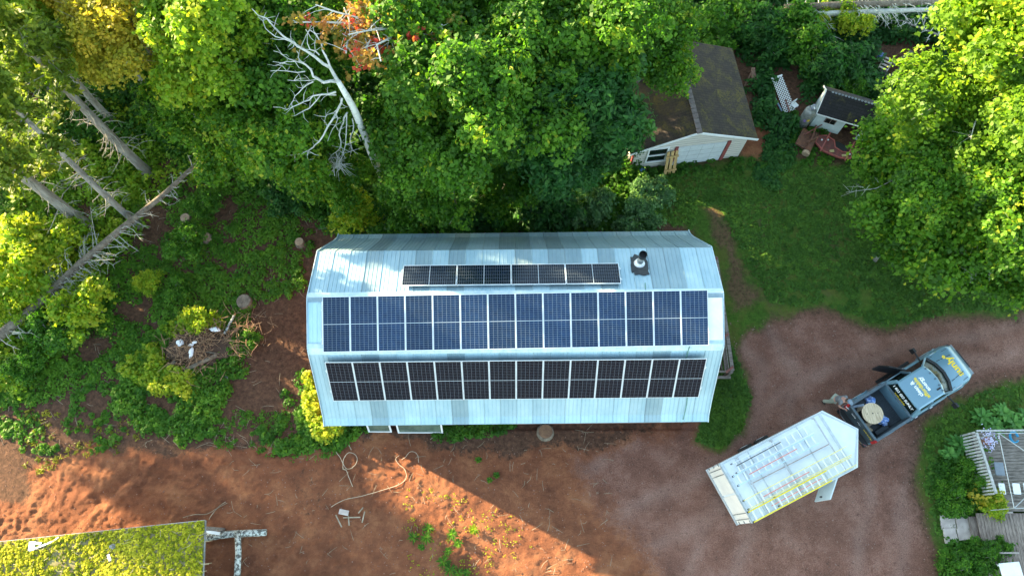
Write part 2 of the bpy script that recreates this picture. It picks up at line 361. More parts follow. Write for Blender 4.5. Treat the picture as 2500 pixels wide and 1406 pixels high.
def tree(kind, px, py, scale, label, cat='tree', name='maple_tree', group=None, rz=None, zc=None, at=None, sx=1.):
    """crown centre seen at photo pixel (px, py); the trunk stands straight under it"""
    tm, cm, z = TREES[kind]; zz = z * scale if zc is None else zc
    p = Vector(at) if at else G(px, py, zz)
    o = thing(name, label, cat, (p.x, p.y, zz - z * scale if zc is not None else 0), (px * 7.3 + py * 3.1) % 6.28 if rz is None else rz, group)
    o.scale = (scale * sx, scale, scale)
    link('trunk', tm, o); link('crown' if name.endswith('tree') else 'foliage', cm, o); return o

# ================================================================== GROUND
def inpoly(x, y, poly):
    x = np.asarray(x, float); y = np.asarray(y, float); c = np.zeros(x.shape, bool); n = len(poly)
    for i in range(n):
        x1, y1 = poly[i]; x2, y2 = poly[(i + 1) % n]
        if y1 != y2: c ^= ((y1 > y) != (y2 > y)) & (x < (x2 - x1) * (y - y1) / (y2 - y1) + x1)
    return c
def polysoft(x, y, poly, soft):
    d = np.full(x.shape, 1e9); n = len(poly)
    for i in range(n):
        x1, y1 = poly[i]; x2, y2 = poly[(i + 1) % n]; dx, dy = x2 - x1, y2 - y1
        t = np.clip(((x - x1) * dx + (y - y1) * dy) / (dx * dx + dy * dy + 1e-9), 0, 1)
        d = np.minimum(d, np.hypot(x - x1 - t * dx, y - y1 - t * dy))
    d = np.where(inpoly(x, y, poly), d, -d); return np.clip(.5 + d / soft, 0, 1)
# outlines of the covers, traced on the ground plane of the photograph
CLAY = [(-400, 1260), (40, 1230), (90, 1150), (200, 1100), (330, 1095), (430, 1110), (560, 1085), (700, 1090), (800, 1070), (1700, 1010), (1780, 1100), (1800, 1600), (-400, 1600)]
DRIVE = [(1400, 1120), (1560, 1050), (1700, 1030), (1800, 960), (1760, 860), (1800, 770), (1960, 745), (2100, 790), (2180, 800), (2320, 770), (2700, 750), (2700, 925), (2420, 935), (2320, 970), (2230, 1040), (2235, 1200), (2290, 1500), (1720, 1500), (1500, 1260)]
PATH = [(1700, 500), (1770, 500), (1790, 580), (1850, 690), (1880, 745), (1800, 770), (1765, 650), (1735, 560)]
LAWN = [(1560, 420), (1850, 380), (2120, 400), (2700, 300), (2700, 755), (2320, 770), (2180, 798), (2090, 782), (2000, 745), (1960, 748), (1830, 800), (1790, 860), (1830, 960), (1810, 1050), (1760, 1100), (1700, 1075), (1725, 1000), (1700, 560), (1600, 540)]
LAWN2 = [(2700, 925), (2420, 940), (2330, 975), (2250, 1040), (2245, 1180), (2290, 1420), (2320, 1600), (2700, 1600)]
DIRTG = [(1830, 270), (1900, 270), (1910, 340), (1880, 400), (1810, 400), (1820, 330)]
GREENC = [(330, 480), (480, 430), (620, 470), (760, 480), (960, 480), (1560, 500), (1700, 560), (800, 560), (740, 700), (640, 740), (600, 800), (560, 950), (520, 1040), (330, 1060), (250, 1000), (330, 900), (60, 1000), (-60, 1000), (-60, 650)]
def axis(lo, hi, a, b, fine, coarse):
    return np.concatenate([np.arange(lo, a, coarse), np.arange(a, b, fine), np.arange(b, hi + coarse, coarse)])
gx = np.concatenate([axis(-110, -24, -31, -24, .13, 4.)[:-1], np.arange(-24, -2, .075), axis(-2, 110, -2, 31, .13, 4.)]); gx = np.unique(np.round(gx, 4)); gy = np.unique(np.round(np.concatenate([np.arange(-70, -2.5, 4.), np.arange(-2.5, 7, .075), axis(7, 110, 7, 31, .13, 4.)]), 4))
X, Y = np.meshgrid(gx, gy); PX, PY = topix(X, Y)
wx = (fbm(X * .9, Y * .9, 4, 5) - .5) * 70; wy = (fbm(X * .9 + 40, Y * .9, 4, 9) - .5) * 70
def cov(poly, soft, k=1.): return polysoft(PX + wx * k, PY + wy * k, poly, soft)
m_clay = cov(CLAY, 40); m_drive = cov(DRIVE, 110, .8); m_grass = np.maximum(cov(LAWN, 60, .7), cov(LAWN2, 60, .6))
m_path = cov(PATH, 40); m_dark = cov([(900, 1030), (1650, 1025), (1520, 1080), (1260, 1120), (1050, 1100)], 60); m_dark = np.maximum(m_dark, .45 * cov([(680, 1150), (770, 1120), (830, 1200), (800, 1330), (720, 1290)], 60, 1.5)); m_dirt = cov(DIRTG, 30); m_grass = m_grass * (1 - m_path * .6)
m_drive = np.maximum(m_drive, m_path * .6) * (1 - m_grass); m_clay = np.maximum(m_clay, m_dirt) * (1 - m_grass)
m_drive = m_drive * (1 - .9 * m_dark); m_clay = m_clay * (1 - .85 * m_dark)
wear = np.zeros_like(X)
for route in ([(2600, 800), (2400, 850), (2200, 900), (1990, 960), (1850, 1060), (1760, 1180), (1560, 1300), (1300, 1430)], [(2600, 900), (2380, 920), (2230, 1010), (2170, 1130), (2150, 1280), (2140, 1500)], [(1830, 800), (1900, 900), (1880, 1060), (1800, 1240), (1700, 1500)], [(1500, 1060), (1350, 1120), (1150, 1140)]):
    W3 = [G(*p_) for p_ in route]
    dmin = np.full(X.shape, 9.)
    for a_, b_ in zip(W3[:-1], W3[1:]):
        ex, ey = b_.x - a_.x, b_.y - a_.y; t_ = np.clip(((X - a_.x) * ex + (Y - a_.y) * ey) / (ex * ex + ey * ey), 0, 1); dmin = np.minimum(dmin, np.hypot(X - a_.x - t_ * ex, Y - a_.y - t_ * ey))
    wear = np.maximum(wear, np.exp(-((dmin + (fbm(X * .6, Y * .6, 3, 70) - .5) * .8 - .8) / .34) ** 2) * (.4 + fbm(X * 1.2, Y * 1.2, 3, 71)))
near = (np.abs(X) < 40) & (Y > -15) & (Y < 45)
Zg = np.where(near, (fbm(X * .35, Y * .35, 3, 3) - .5) * .25, 0)
rough = m_clay * (1 - m_drive * .85)
left = np.clip((-X - 4) / 6, 0, 1)
Zg = Zg + rough * (fbm(X * 1.3, Y * 1.3, 4, 21) - .5) * (.05 + .04 * left) + rough * (fbm(X * 2.0 + Y * .6, Y * 3.6, 4, 33) - .5) * (.05 + .05 * left) + rough * np.maximum(fbm(X * 5.5 + Y, Y * 7.5, 3, 44) - .50, 0) * (.10 + .16 * left) * np.clip((fbm(X * .7, Y * .7, 2, 45) - .4) * 8, .15, 1) + (rough + .3) * (fbm(X * 7, Y * 7, 2, 35) - .5) * .05 
# machine tracks pressed into the clay
for (x0, y0, x1, y1) in ((-21.5, 3.9, -12.5, 2.6), (-19, 1.2, -15, 5.4), (-14.5, 5.2, -8, 3.4)):
    L = math.hypot(x1 - x0, y1 - y0); ux, uy = (x1 - x0) / L, (y1 - y0) / L
    s = (X - x0) * ux + (Y - y0) * uy; t = -(X - x0) * uy + (Y - y0) * ux + (fbm(s * .4, s * 0 + x0, 2, 4) - .5) * .9
    g = np.exp(-(t / .26) ** 2) * np.clip(s / 1.5, 0, 1) * np.clip((L - s) / 1.5, 0, 1)
    Zg = Zg + rough * g * (-.07 + .12 * (fbm(s * 3, t * 5, 2, 90) - .5)) + rough * .05 * np.exp(-((np.abs(t) - .48) / .16) ** 2) * np.clip(s, 0, 1) * np.clip(L - s, 0, 1)
flatz = np.clip(1 - np.maximum(m_drive, 0), 0, 1)
Zg = Zg * (.25 + .75 * flatz) + m_grass * (fbm(X * 2.5, Y * 2.5, 3, 8) - .5) * .07
under = (np.abs(X) < 8.3) & (Y > 5.2) & (Y < 14); Zg = np.where(under, np.minimum(Zg, -.05), Zg)
def gz(x, y):
    i = int(np.clip(np.searchsorted(gx, x), 1, len(gx) - 1)); j = int(np.clip(np.searchsorted(gy, y), 1, len(gy) - 1)); return float(Zg[j, i])
def GG(px, py, dz=0.0):
    p = G(px, py, dz); p.z = gz(p.x, p.y) + dz; return p
ny, nx = X.shape
me = bpy.data.meshes.new('ground'); co = np.stack([X, Y, Zg], -1).reshape(-1, 3)
me.vertices.add(len(co)); me.vertices.foreach_set('co', co.ravel())
idx = np.arange(ny * nx).reshape(ny, nx); q = np.stack([idx[:-1, :-1], idx[:-1, 1:], idx[1:, 1:], idx[1:, :-1]], -1).reshape(-1)
nf = len(q) // 4; me.loops.add(len(q)); me.loops.foreach_set('vertex_index', q); me.polygons.add(nf); me.polygons.foreach_set('loop_start', np.arange(nf) * 4)
me.polygons.foreach_set('use_smooth', np.ones(nf, bool))
at = me.attributes.new('cover', 'FLOAT_COLOR', 'POINT'); at.data.foreach_set('color', np.stack([m_grass, m_drive, m_clay, wear], -1).reshape(-1))
me.update(calc_edges=True)
m, nt, b = base_mat('ground'); tc = nt.nodes.new('ShaderNodeTexCoord'); o = tc.outputs['Object']
at = nt.nodes.new('ShaderNodeAttribute'); at.attribute_name = 'cover'; sp = nt.nodes.new('ShaderNodeSeparateColor'); nt.links.new(at.outputs['Color'], sp.inputs[0])
n1 = _noise(nt, o, .7, 6, .7); n2 = _noise(nt, o, 5, 6, .75); n3 = _noise(nt, o, 22, 4, .8); n4 = _noise(nt, o, 60, 2, .8)
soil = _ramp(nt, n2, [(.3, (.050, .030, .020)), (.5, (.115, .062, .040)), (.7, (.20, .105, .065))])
clay = _ramp(nt, n1, [(.32, (.135, .054, .031)), (.5, (.245, .096, .049)), (.68, (.36, .158, .078))])
clay = _mix(nt, .6, clay, _ramp(nt, n3, [(.3, (.65, .62, .62)), (.7, (1.3, 1.3, 1.3))]), 'MULTIPLY')
drv = _ramp(nt, n1, [(.32, (.150, .072, .052)), (.5, (.225, .112, .080)), (.68, (.31, .172, .132))])
drv = _mix(nt, _math(nt, 'MULTIPLY', at.outputs['Alpha'], .30), drv, (.36, .24, .20))
drv = _mix(nt, .9, drv, _ramp(nt, n3, [(.32, (.55, .53, .52)), (.5, (1, 1, 1)), (.68, (1.6, 1.6, 1.62))]), 'MULTIPLY'); drv = _mix(nt, .6, drv, _ramp(nt, n4, [(.35, (.6, .6, .6)), (.65, (1.5, 1.5, 1.5))]), 'MULTIPLY')
drv = _mix(nt, _ramp(nt, n2, [(.57, (0, 0, 0)), (.66, (.7, .7, .7))]), drv, (.085, .048, .038))
gra = _ramp(nt, n2, [(.3, (.032, .074, .010)), (.55, (.064, .138, .017)), (.75, (.12, .19, .028))])
gra = _mix(nt, _ramp(nt, n1, [(.45, (0, 0, 0)), (.62, (.6, .6, .6))]), gra, (.13, .12, .03)); gra = _mix(nt, _ramp(nt, _noise(nt, o, .45, 5, .7), [(.55, (0, 0, 0)), (.66, (.55, .55, .55))]), gra, (.11, .075, .045))
def sharp(v, n, lo=.35, hi=.62):
    return _ramp(nt, _math(nt, 'ADD', v, _math(nt, 'MULTIPLY', _math(nt, 'SUBTRACT', n, .5), 1.3)), [(lo, (0, 0, 0)), (hi, (1, 1, 1))])
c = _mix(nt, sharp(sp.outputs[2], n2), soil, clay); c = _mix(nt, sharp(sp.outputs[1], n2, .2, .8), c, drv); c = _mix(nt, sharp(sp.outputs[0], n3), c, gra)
c = _mix(nt, _ramp(nt, n4, [(.70, (0, 0, 0)), (.76, (.6, .6, .6))]), c, (.42, .33, .27))
nt.links.new(c, b.inputs['Base Color']); b.inputs['Roughness'].default_value = .95; b.inputs['Specular IOR Level'].default_value = .15
_bump(nt, _math(nt, 'ADD', _math(nt, 'ADD', n3, _math(nt, 'MULTIPLY', n4, .5)), _math(nt, 'MULTIPLY', n2, 1.5)), .9, .06, b)
me.materials.append(m); ground = struct(link('ground', me))

# ================================================================== BARN
BYAW = R(.65); bo = Vector((.13, 0, 0))
barn = thing('barn', 'long barn with pale blue ribbed metal gambrel roof carrying three rows of solar panels', 'barn', (0.13, 9.2, 0), BYAW)
# cross-section (y relative to the ridge, z), traced from the front eave to the back eave
RIDGE = 6.87; HL = 7.95
prof = {'front_lower': [(-4.22, 2.86), (-3.95, 3.06), (-3.35, 3.88), (-1.86, 6.20)],
        'front_upper': [(-1.86, 6.23), (0, 6.87)], 'back_upper': [(0, 6.87), (2.25, 6.08)],
        'back_lower': [(2.25, 6.05), (2.75, 5.25), (3.25, 4.45), (3.75, 3.65), (4.12, 3.15), (4.42, 2.92)]}
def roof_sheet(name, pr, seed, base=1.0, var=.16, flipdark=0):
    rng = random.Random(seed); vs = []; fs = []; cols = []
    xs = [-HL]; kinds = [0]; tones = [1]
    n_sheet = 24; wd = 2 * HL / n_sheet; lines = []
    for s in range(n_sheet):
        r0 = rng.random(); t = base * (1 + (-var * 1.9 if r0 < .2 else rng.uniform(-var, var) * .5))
        for r in range(4): lines.append((-HL + s * wd + r * wd / 4, 0.022 if r == 0 else .011, t, r == 0))
    pts = []
    for (x, h, t, lap) in lines:
        wv = .028 if lap else .017; tl = (t * .78 if lap else t * .91)
        pts += [(x + .001, 0, t, tl), (x + wv * .6, h, tl, tl), (x + wv * 1.4, h, tl, t), (x + wv * 2, 0, t, t)]
    pts.append((HL, 0, base, base))
    nP = len(pr); sheet_tint = []
    tint = {}
    for i, (x, h, t, t2) in enumerate(pts):
        for j, (y, z) in enumerate(pr):
            a = pr[max(j - 1, 0)]; b2 = pr[min(j + 1, nP - 1)]; ny_, nz_ = -(b2[1] - a[1]), (b2[0] - a[0]); L = math.hypot(ny_, nz_)
            vs.append((x, y + ny_ / L * h, z + nz_ / L * h))
    for i in range(len(pts) - 1):
        for j in range(nP - 1):
            a = i * nP + j; fs.append((a, a + nP, a + nP + 1, a + 1)); cols.append(pts[i][3])
    # underside
    n = len(vs)
    for x in (-HL, HL):
        for y, z in pr: vs.append((x, y, z - .05))
    for j in range(nP - 1):
        a = n + j; fs.append((a, a + 1, a + nP + 1, a + nP)); cols.append(.5)
    me = bpy.data.meshes.new(name); me.from_pydata(vs, [], fs)
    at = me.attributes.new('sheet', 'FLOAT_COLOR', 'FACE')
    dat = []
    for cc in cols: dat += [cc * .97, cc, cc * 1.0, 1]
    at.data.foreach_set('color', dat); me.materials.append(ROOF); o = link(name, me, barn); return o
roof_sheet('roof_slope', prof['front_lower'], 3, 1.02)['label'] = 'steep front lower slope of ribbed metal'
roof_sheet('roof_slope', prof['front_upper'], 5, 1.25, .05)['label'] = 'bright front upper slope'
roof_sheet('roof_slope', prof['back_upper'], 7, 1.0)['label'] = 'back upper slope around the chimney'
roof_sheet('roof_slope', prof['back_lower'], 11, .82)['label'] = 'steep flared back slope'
mb = MB()
mb.quad((-HL - .03, -.17, 6.845), (HL + .03, -.17, 6.845), (HL + .03, 0, 6.93), (-HL - .03, 0, 6.93)); mb.quad((-HL - .03, 0, 6.93), (HL + .03, 0, 6.93), (HL + .03, .22, 6.845), (-HL - .03, .22, 6.845))
mb.quad((-HL - .03, -.17, 6.845), (-HL - .03, 0, 6.93), (HL + .03, 0, 6.93), (HL + .03, -.17, 6.845))
mb.build('ridge_cap', CAPM, barn)
mb = MB()
for k in range(66):
    x = -HL + k * .241
    mb.quad((x, -2.02, 6.02), (x + .236, -2.02, 6.02), (x + .236, -1.84, 6.275), (x, -1.84, 6.275)); mb.quad((x, -1.84, 6.275), (x + .236, -1.84, 6.275), (x + .236, -1.66, 6.335), (x, -1.66, 6.335))
mb.build('break_flashing', CAPM, barn)
mb = MB(); y0 = -3.72
mb.box((0, y0, 1.35), (2 * HL - .5, .12, 2.9)); mb.box((0, 3.9, 1.35), (2 * HL - .5, .12, 2.9))
g = [(-3.66, 0), (3.96, 0), (3.96, 3.3), (2.2, 6.0), (0, 6.80), (-1.82, 6.15), (-3.3, 3.85), (-3.66, 3.2)]
mb.build('wall', BARNRED, barn)
for x in (-HL + .3, HL - .42):
    mb = MB(); n = len(g); vs = [(x, y, z) for y, z in g] + [(x + .12, y, z) for y, z in g]
    mb.add(vs, [tuple(range(n)), tuple(range(2 * n - 1, n - 1, -1))] + [(i, i + n, (i + 1) % n + n, (i + 1) % n) for i in range(n)]); mb.build('gable_wall', BARNRED, barn)
mb = MB(); mb.box((0, -4.02, 2.90), (2 * HL - .06, .035, .14)); mb.box((0, -3.86, 2.86), (2 * HL - .4, .28, .03)); mb.build('fascia', BARNRED, barn)
for sx in (-1, 1):   # rake trim along both gable ends
    mb = MB(); line = prof['front_lower'] + [(0, 6.87)] + prof['back_lower']
    for (a, b2) in zip(line[:-1], line[1:]):
        if a == b2: continue
        mb.beam((sx * (HL + .012), a[0], a[1] + .01), (sx * (HL + .012), b2[0], b2[1] + .01), .03, .13)
    mb.build('rake_trim', CAPM, barn)
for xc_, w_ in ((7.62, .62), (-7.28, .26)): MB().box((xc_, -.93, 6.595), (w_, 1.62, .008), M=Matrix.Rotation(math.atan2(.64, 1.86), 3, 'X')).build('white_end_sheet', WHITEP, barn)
# chimney
cx, cy = 4.93, 1.46; cz = 6.87 - .351 * cy
Mch = Matrix.Rotation(-math.atan(.351), 3, 'X')
rng = random.Random(4); patch = []
for k in range(26):
    a = 2 * math.pi * k / 26; patch.append((.36 * math.copysign(abs(math.cos(a)) ** .6, math.cos(a)) + rng.uniform(-.05, .05), .52 * math.copysign(abs(math.sin(a)) ** .6, math.sin(a)) + rng.uniform(-.07, .07)))
ch = MB().tube([(cx, cy, cz - .1), (cx, cy, cz + .75)], .125, 16).build('chimney', mat('galvanised flue', (.34, .36, .36), (.2, .22, .23), .45, .6, 6), barn, True)
M4 = Matrix.Translation((cx, cy - .08, cz + .075)) @ Mch.to_4x4()
MB().prism(patch, -.035, .012, M=M4).build('tar_patch', mat('roof tar', (.045, .055, .06), (.02, .025, .03), .7, 0, 6, None, .4, .02), ch)
MB().tube([(cx, cy - .03, cz + .02), (cx, cy, cz + .16), (cx, cy, cz + .24)], [.24, .19, .13], 18).build('collar', WHITEP, ch, True)
mb = MB(); mb.tube([(cx, cy, cz + .74), (cx, cy, cz + .98)], .155, 18, cap=False); mb.tube([(cx, cy, cz + .76), (cx, cy, cz + .78)], .15, 18); mb.build('flue_top', BLACK, ch)
# rust streak sheet on the back slope below the chimney is part of the sheet; conduit on the front slope
mb = MB(); mb.tube([(7.0 - .35, -1.9, 6.2), (7.0 - .42, -2.3, 5.62)], .022, 5); mb.build('conduit', mat('green grey conduit', (.14, .30, .26), None, .5), barn)
mb = MB(); mb.tube([(6.95, -3.3, 4.0), (6.97, -3.62, 3.6), (6.92, -4.1, 3.05), (6.92, -4.2, 2.6)], .022, 5); mb.build('conduit', MATS['green grey conduit'], barn)
mb = MB(); mb.tube([(5.0, .2, 6.88), (5.03, .5, 6.76)], .022, 5); mb.build('conduit', MATS['green grey conduit'], barn)

# ---- solar panels
def make_panel(label, group):
    t = thing('solar_panel', label, 'solar panel', group=group)
    mb = MB(); W, L, h = 1.04, 2.10, .038
    for sx in (-1, 1): mb.box((sx * (W / 2 - .008), 0, h / 2), (.016, L, h))
    for sy in (-1, 1): mb.box((0, sy * (L / 2 - .008), h / 2), (W - .032, .016, h))
    mb.build('frame', ALU, t)
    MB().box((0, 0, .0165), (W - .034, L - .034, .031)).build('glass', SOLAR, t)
    return t
def dup(root):
    r = root.copy(); col.objects.link(r)
    for ch in list(root.children):
        c = ch.copy(); col.objects.link(c); c.parent = r; c.matrix_parent_inverse = ch.matrix_parent_inverse
        for g2 in ch.children:
            d = g2.copy(); col.objects.link(d); d.parent = c
    return r
ORD = ['leftmost', 'second from left', 'third from left', 'fourth from left', 'fifth from left', 'sixth from left', 'seventh from left', 'seventh from right', 'sixth from right', 'fifth from right', 'fourth from right', 'third from right', 'second from right', 'rightmost']
P0 = make_panel('', 'solar panels on the barn roof'); first = True
Bm = Matrix.Translation((.13, 9.2, 0)) @ Matrix.Rotation(BYAW, 4, 'Z')
def place_row(c, slope, sign, n, pitch, extra, landscape, where, tint, lift=.12):
    """c = centre of the row in barn axes; sign: +1 faces the front, -1 the back"""
    global first
    e = Matrix.Translation(c) @ Matrix.Rotation(slope * sign, 4, 'X') @ Matrix.Rotation(extra, 4, 'Z')
    for i in range(n):
        o = P0 if first else dup(P0); first = False
        mm = Bm @ e @ Matrix.Translation(((i - (n - 1) / 2) * pitch, 0, 0))
        if landscape: mm = mm @ Matrix.Rotation(R(90), 4, 'Z')
        o.matrix_world = mm
        od = ORD[i] if n == 14 else ['leftmost', 'second from left', 'third from left', 'rightmost'][i]
        o['label'] = f'{od} solar panel in the {where}'; o['category'] = 'solar panel'
        for ch in o.children: ch['sky_tint'] = tint + ((i * 37 % 11) / 11 - .5) * .35 * (tint > .5)  # upper row only: painted sky reflection, varied per panel
    # rails and clamps under the row belong to the barn
    mb = MB(); Lr = n * pitch + .12; off = (.55 if not landscape else .28)
    for s in (-1, 1): mb.box((0, s * off, -.035), (Lr, .04, .05))
    for i in range(n + 1):
        for s in (-1, 1): mb.box(((i - n / 2) * pitch, s * off, .03), (.035, .055, .045))
    for k in range(int(Lr / 1.2) + 1):
        for s in (-1, 1): mb.box((-Lr / 2 + .1 + k * 1.2, s * off, -.09), (.05, .05, .08))
    o = mb.build('mounting_rail', ALU, barn); o.matrix_parent_inverse = Matrix(); o.matrix_local = e; return e
sF = math.atan2(.64, 1.86); sD = math.atan2(6.20 - 3.88, 1.49); sB = math.atan(.351)
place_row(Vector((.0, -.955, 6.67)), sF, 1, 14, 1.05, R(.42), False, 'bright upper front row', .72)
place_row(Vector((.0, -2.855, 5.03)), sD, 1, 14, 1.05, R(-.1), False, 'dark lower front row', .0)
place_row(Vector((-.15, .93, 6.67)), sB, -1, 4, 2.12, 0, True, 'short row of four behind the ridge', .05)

# ---- windows leaning on the barn's front wall
def lean_window(name, label, xl, xr, y0, h, gm):
    t = thing(name, label, 'window', ((xl + xr) / 2, y0, 0), 0, 'old windows leaning on the barn front wall')
    W = xr - xl; Mx = Matrix.Rotation(R(-17), 3, 'X'); mb = MB(); fw = .07
    for sx in (-1, 1): mb.box(Mx @ Vector((sx * (W / 2 - fw / 2), 0, h / 2)), (fw, .06, h), M=Mx)
    for z in (fw / 2, h - fw / 2): mb.box(Mx @ Vector((0, .002, z)), (W - 2 * fw, .055, fw), M=Mx)
    mb.build('frame', WHITEP, t); MB().box(Mx @ Vector((0, .01, h / 2)), (W - 2 * fw, .012, h - 2 * fw), M=Mx).build('pane', gm, t)
    t.rotation_euler = (0, 0, 0); return t
WG = mat('reflecting window glass', (.16, .22, .17), (.07, .11, .09), .05, 0, 1.2, None, 0, 0, 1.)
a = G(900, 1054, 0); b2 = G(957, 1054, 0); lean_window('window', 'smaller white framed window leaning on the barn wall', a.x, b2.x, a.y, 1.35, WG)
a = G(972, 1056, 0); b2 = G(1082, 1055, 0); lean_window('window', 'wider white framed window leaning on the barn wall', a.x, b2.x, a.y, 1.35, WG)

# ---- timber rail pen at the right end of the barn
pen = thing('timber_fence', 'weathered timber rail fence with red steel brackets against the barn right end', 'fence', (9.3, 10, 0))
def loc(o, p): return Vector(p) - o.location
A, Bp = G(1748, 628, 1.25), G(1788, 905, 1.25); mb = MB()
for dx, dz, wv in ((0, 0, .16), (-.16, -.02, .05), (-.28, -.1, .07), (-.38, -.3, .05)): mb.beam(loc(pen, (A.x + dx * .4, A.y, A.z + dz)), loc(pen, (Bp.x + dx, Bp.y, Bp.z + dz)), wv, .10)
mb.beam(loc(pen, (A.x + .02, A.y, .45)), loc(pen, (Bp.x + .02, Bp.y, .45)), .05, .14)
mb.build('rail', OLDWOOD, pen)
for t_ in (0, .34, .68, 1):
    p = A.lerp(Bp, t_); MB().box(loc(pen, (p.x - .02, p.y, .58)), (.14, .14, 1.25)).build('post', OLDWOOD, pen)
mb = MB(); mb.beam(loc(pen, (A.x, A.y - .05, 1.1)), loc(pen, (8.3, A.y - .05, 1.1)), .06, .12); mb.build('end_rail', OLDWOOD, pen); mb = MB(); mb.beam(loc(pen, (A.x, A.y - .3, .9)), loc(pen, (8.3, A.y - .3, .9)), .05, .1); mb.build('end_rail', OLDWOOD, pen); mb = MB()
mb.beam(loc(pen, (Bp.x, Bp.y, 1.1)), loc(pen, (8.2, Bp.y + .02, 1.1)), .08, .12); mb.build('end_rail', OLDWOOD, pen); mb = MB(); mb.beam(loc(pen, (Bp.x, Bp.y - .22, .9)), loc(pen, (8.2, Bp.y - .2, .9)), .12, .06); mb.build('end_rail', OLDWOOD, pen)
for t_ in (.03, .42, .71, .99):
    p = A.lerp(Bp, t_); mb = MB(); mb.beam(loc(pen, (p.x + .04, p.y + .12, 1.32)), loc(pen, (p.x - .30, p.y - .14, 1.30)), .10, .03); mb.build('bracket', mat('rusty red bracket', (.24, .09, .07), (.12, .05, .04), .8), pen)

# ================================================================== GARAGE
def poly_face(mb, pts): n = len(mb.v); mb.v += [tuple(p) for p in pts]; mb.f.append(tuple(range(n, n + len(pts)))); mb.mi.append(0)
ga = Vector((6.05, 18.50, 0)); gb = Vector((11.72, 19.25, 0)); gu = (gb - ga).normalized(); gang = math.atan2(gu.y, gu.x); GW = (gb - ga).length; GD = 4.95
gar = thing('garage', 'cream sided garage with mossy brown shingle roof half under the trees', 'garage', ga, gang)
ax, az, ez = 2.80, 3.35, 2.15      # apex offset along the front, apex height, eave height
mb = MB(); n = 5
f = [(0, 0), (GW, 0), (GW, ez), (ax, az - .05), (0, ez)]
for (y, th) in ((0, .12), (GD, -.12)):
    vs = [(x, y, z) for x, z in f] + [(x, y + th, z) for x, z in f]
    mb.add(vs, [tuple(range(5)), tuple(range(9, 4, -1))] + [(i, i + 5, (i + 1) % 5 + 5, (i + 1) % 5) for i in range(5)])
mb.box((.06, GD / 2, ez / 2), (.12, GD - .24, ez)); mb.box((GW - .06, GD / 2, ez / 2), (.12, GD - .24, ez)); mb.build('wall', CREAM, gar)
mb = MB()
for k in range(14):       # siding laps
    z = .18 + k * .2; x0_, x1_ = 0, GW
    if z > ez: x0_ = ax * (z - ez) / (az - ez); x1_ = GW - (GW - ax) * (z - ez) / (az - ez)
    if x1_ - x0_ > .3: mb.box(((x0_ + x1_) / 2, -.006, z), (x1_ - x0_ - .04, .014, .018))
mb.build('siding_lap', mat('cream siding edge', (.42, .40, .36), None, .8), gar)
def roof_plane(x0_, z0_, x1_, z1_, th=.07, nm='roof_slope', m_=SHING, over=.28, depth=GD, par=None):
    d = math.hypot(x1_ - x0_, z1_ - z0_); s = MB().box((0, 0, 0), (d, depth + over + .2, th)).build(nm, m_, par)
    s.location = ((x0_ + x1_) / 2, depth / 2 - over / 2 + .1, (z0_ + z1_) / 2); s.rotation_euler = (0, -math.atan2(z1_ - z0_, x1_ - x0_), 0); return s
roof_plane(-.32, ez - .10, ax, az + .02, par=gar); roof_plane(ax, az + .02, GW + .32, ez - .06, par=gar)
mb = MB()
for k in range(19): mb.box((ax, -.22 + k * .28, az + .055 + (k % 2) * .012), (.26, .25, .035), M=Matrix.Rotation(R(6 * ((k * 7 % 3) - 1)), 3, 'Y'))
mb.build('ridge_shingle', mat('faded ridge shingle', (.20, .17, .155), (.12, .10, .095), .9), gar)
mb = MB(); mb.beam((-.34, -.30, ez - .12), (ax, -.30, az), .03, .13); mb.beam((ax, -.30, az), (GW + .34, -.30, ez - .08), .03, .13); mb.build('barge_board', WHITEP, gar)
wd = MB(); wx0, wx1, wz0, wz1 = .72, 1.70, .62, 1.85
for x in (wx0, wx1): wd.box((x, -.03, (wz0 + wz1) / 2), (.08, .07, wz1 - wz0 + .08))
for z in (wz0, (wz0 + wz1) / 2, wz1): wd.box(((wx0 + wx1) / 2, -.028, z), (wx1 - wx0 - .08, .06, .07 if z != wz0 else .1))
wdo = wd.build('window', WHITEP, gar); MB().box(((wx0 + wx1) / 2, -.008, (wz0 + wz1) / 2), (wx1 - wx0 - .07, .02, wz1 - wz0 - .06)).build('pane', GLASSD, wdo)
do = MB().box((3.45, -.02, .86), (2.45, .05, 1.72)).build('overhead_door', mat('white garage door', (.62, .68, .70), (.54, .60, .63), .5), gar)
mb = MB()
for i in range(1, 4): mb.box((3.45, -.048, i * .43), (2.43, .008, .014))
for i in range(1, 4): mb.box((2.22 + i * .61, -.047, .86), (.012, .008, 1.68))
mb.build('panel_joint', mat('door joint', (.38, .42, .44), None, .7), do)
mb = MB(); mb.box((4.78, -.05, .90), (.17, .08, 1.82)); mb.build('red_post', REDTRIM, gar)
mb = MB(); mb.box((2.13, -.045, .90), (.15, .07, 1.84)); mb.build('red_post', REDTRIM, gar)
mb = MB(); mb.box((-.02, -.012, 1.1), (.10, .10, 2.1)); mb.build('corner_board', REDTRIM, gar)
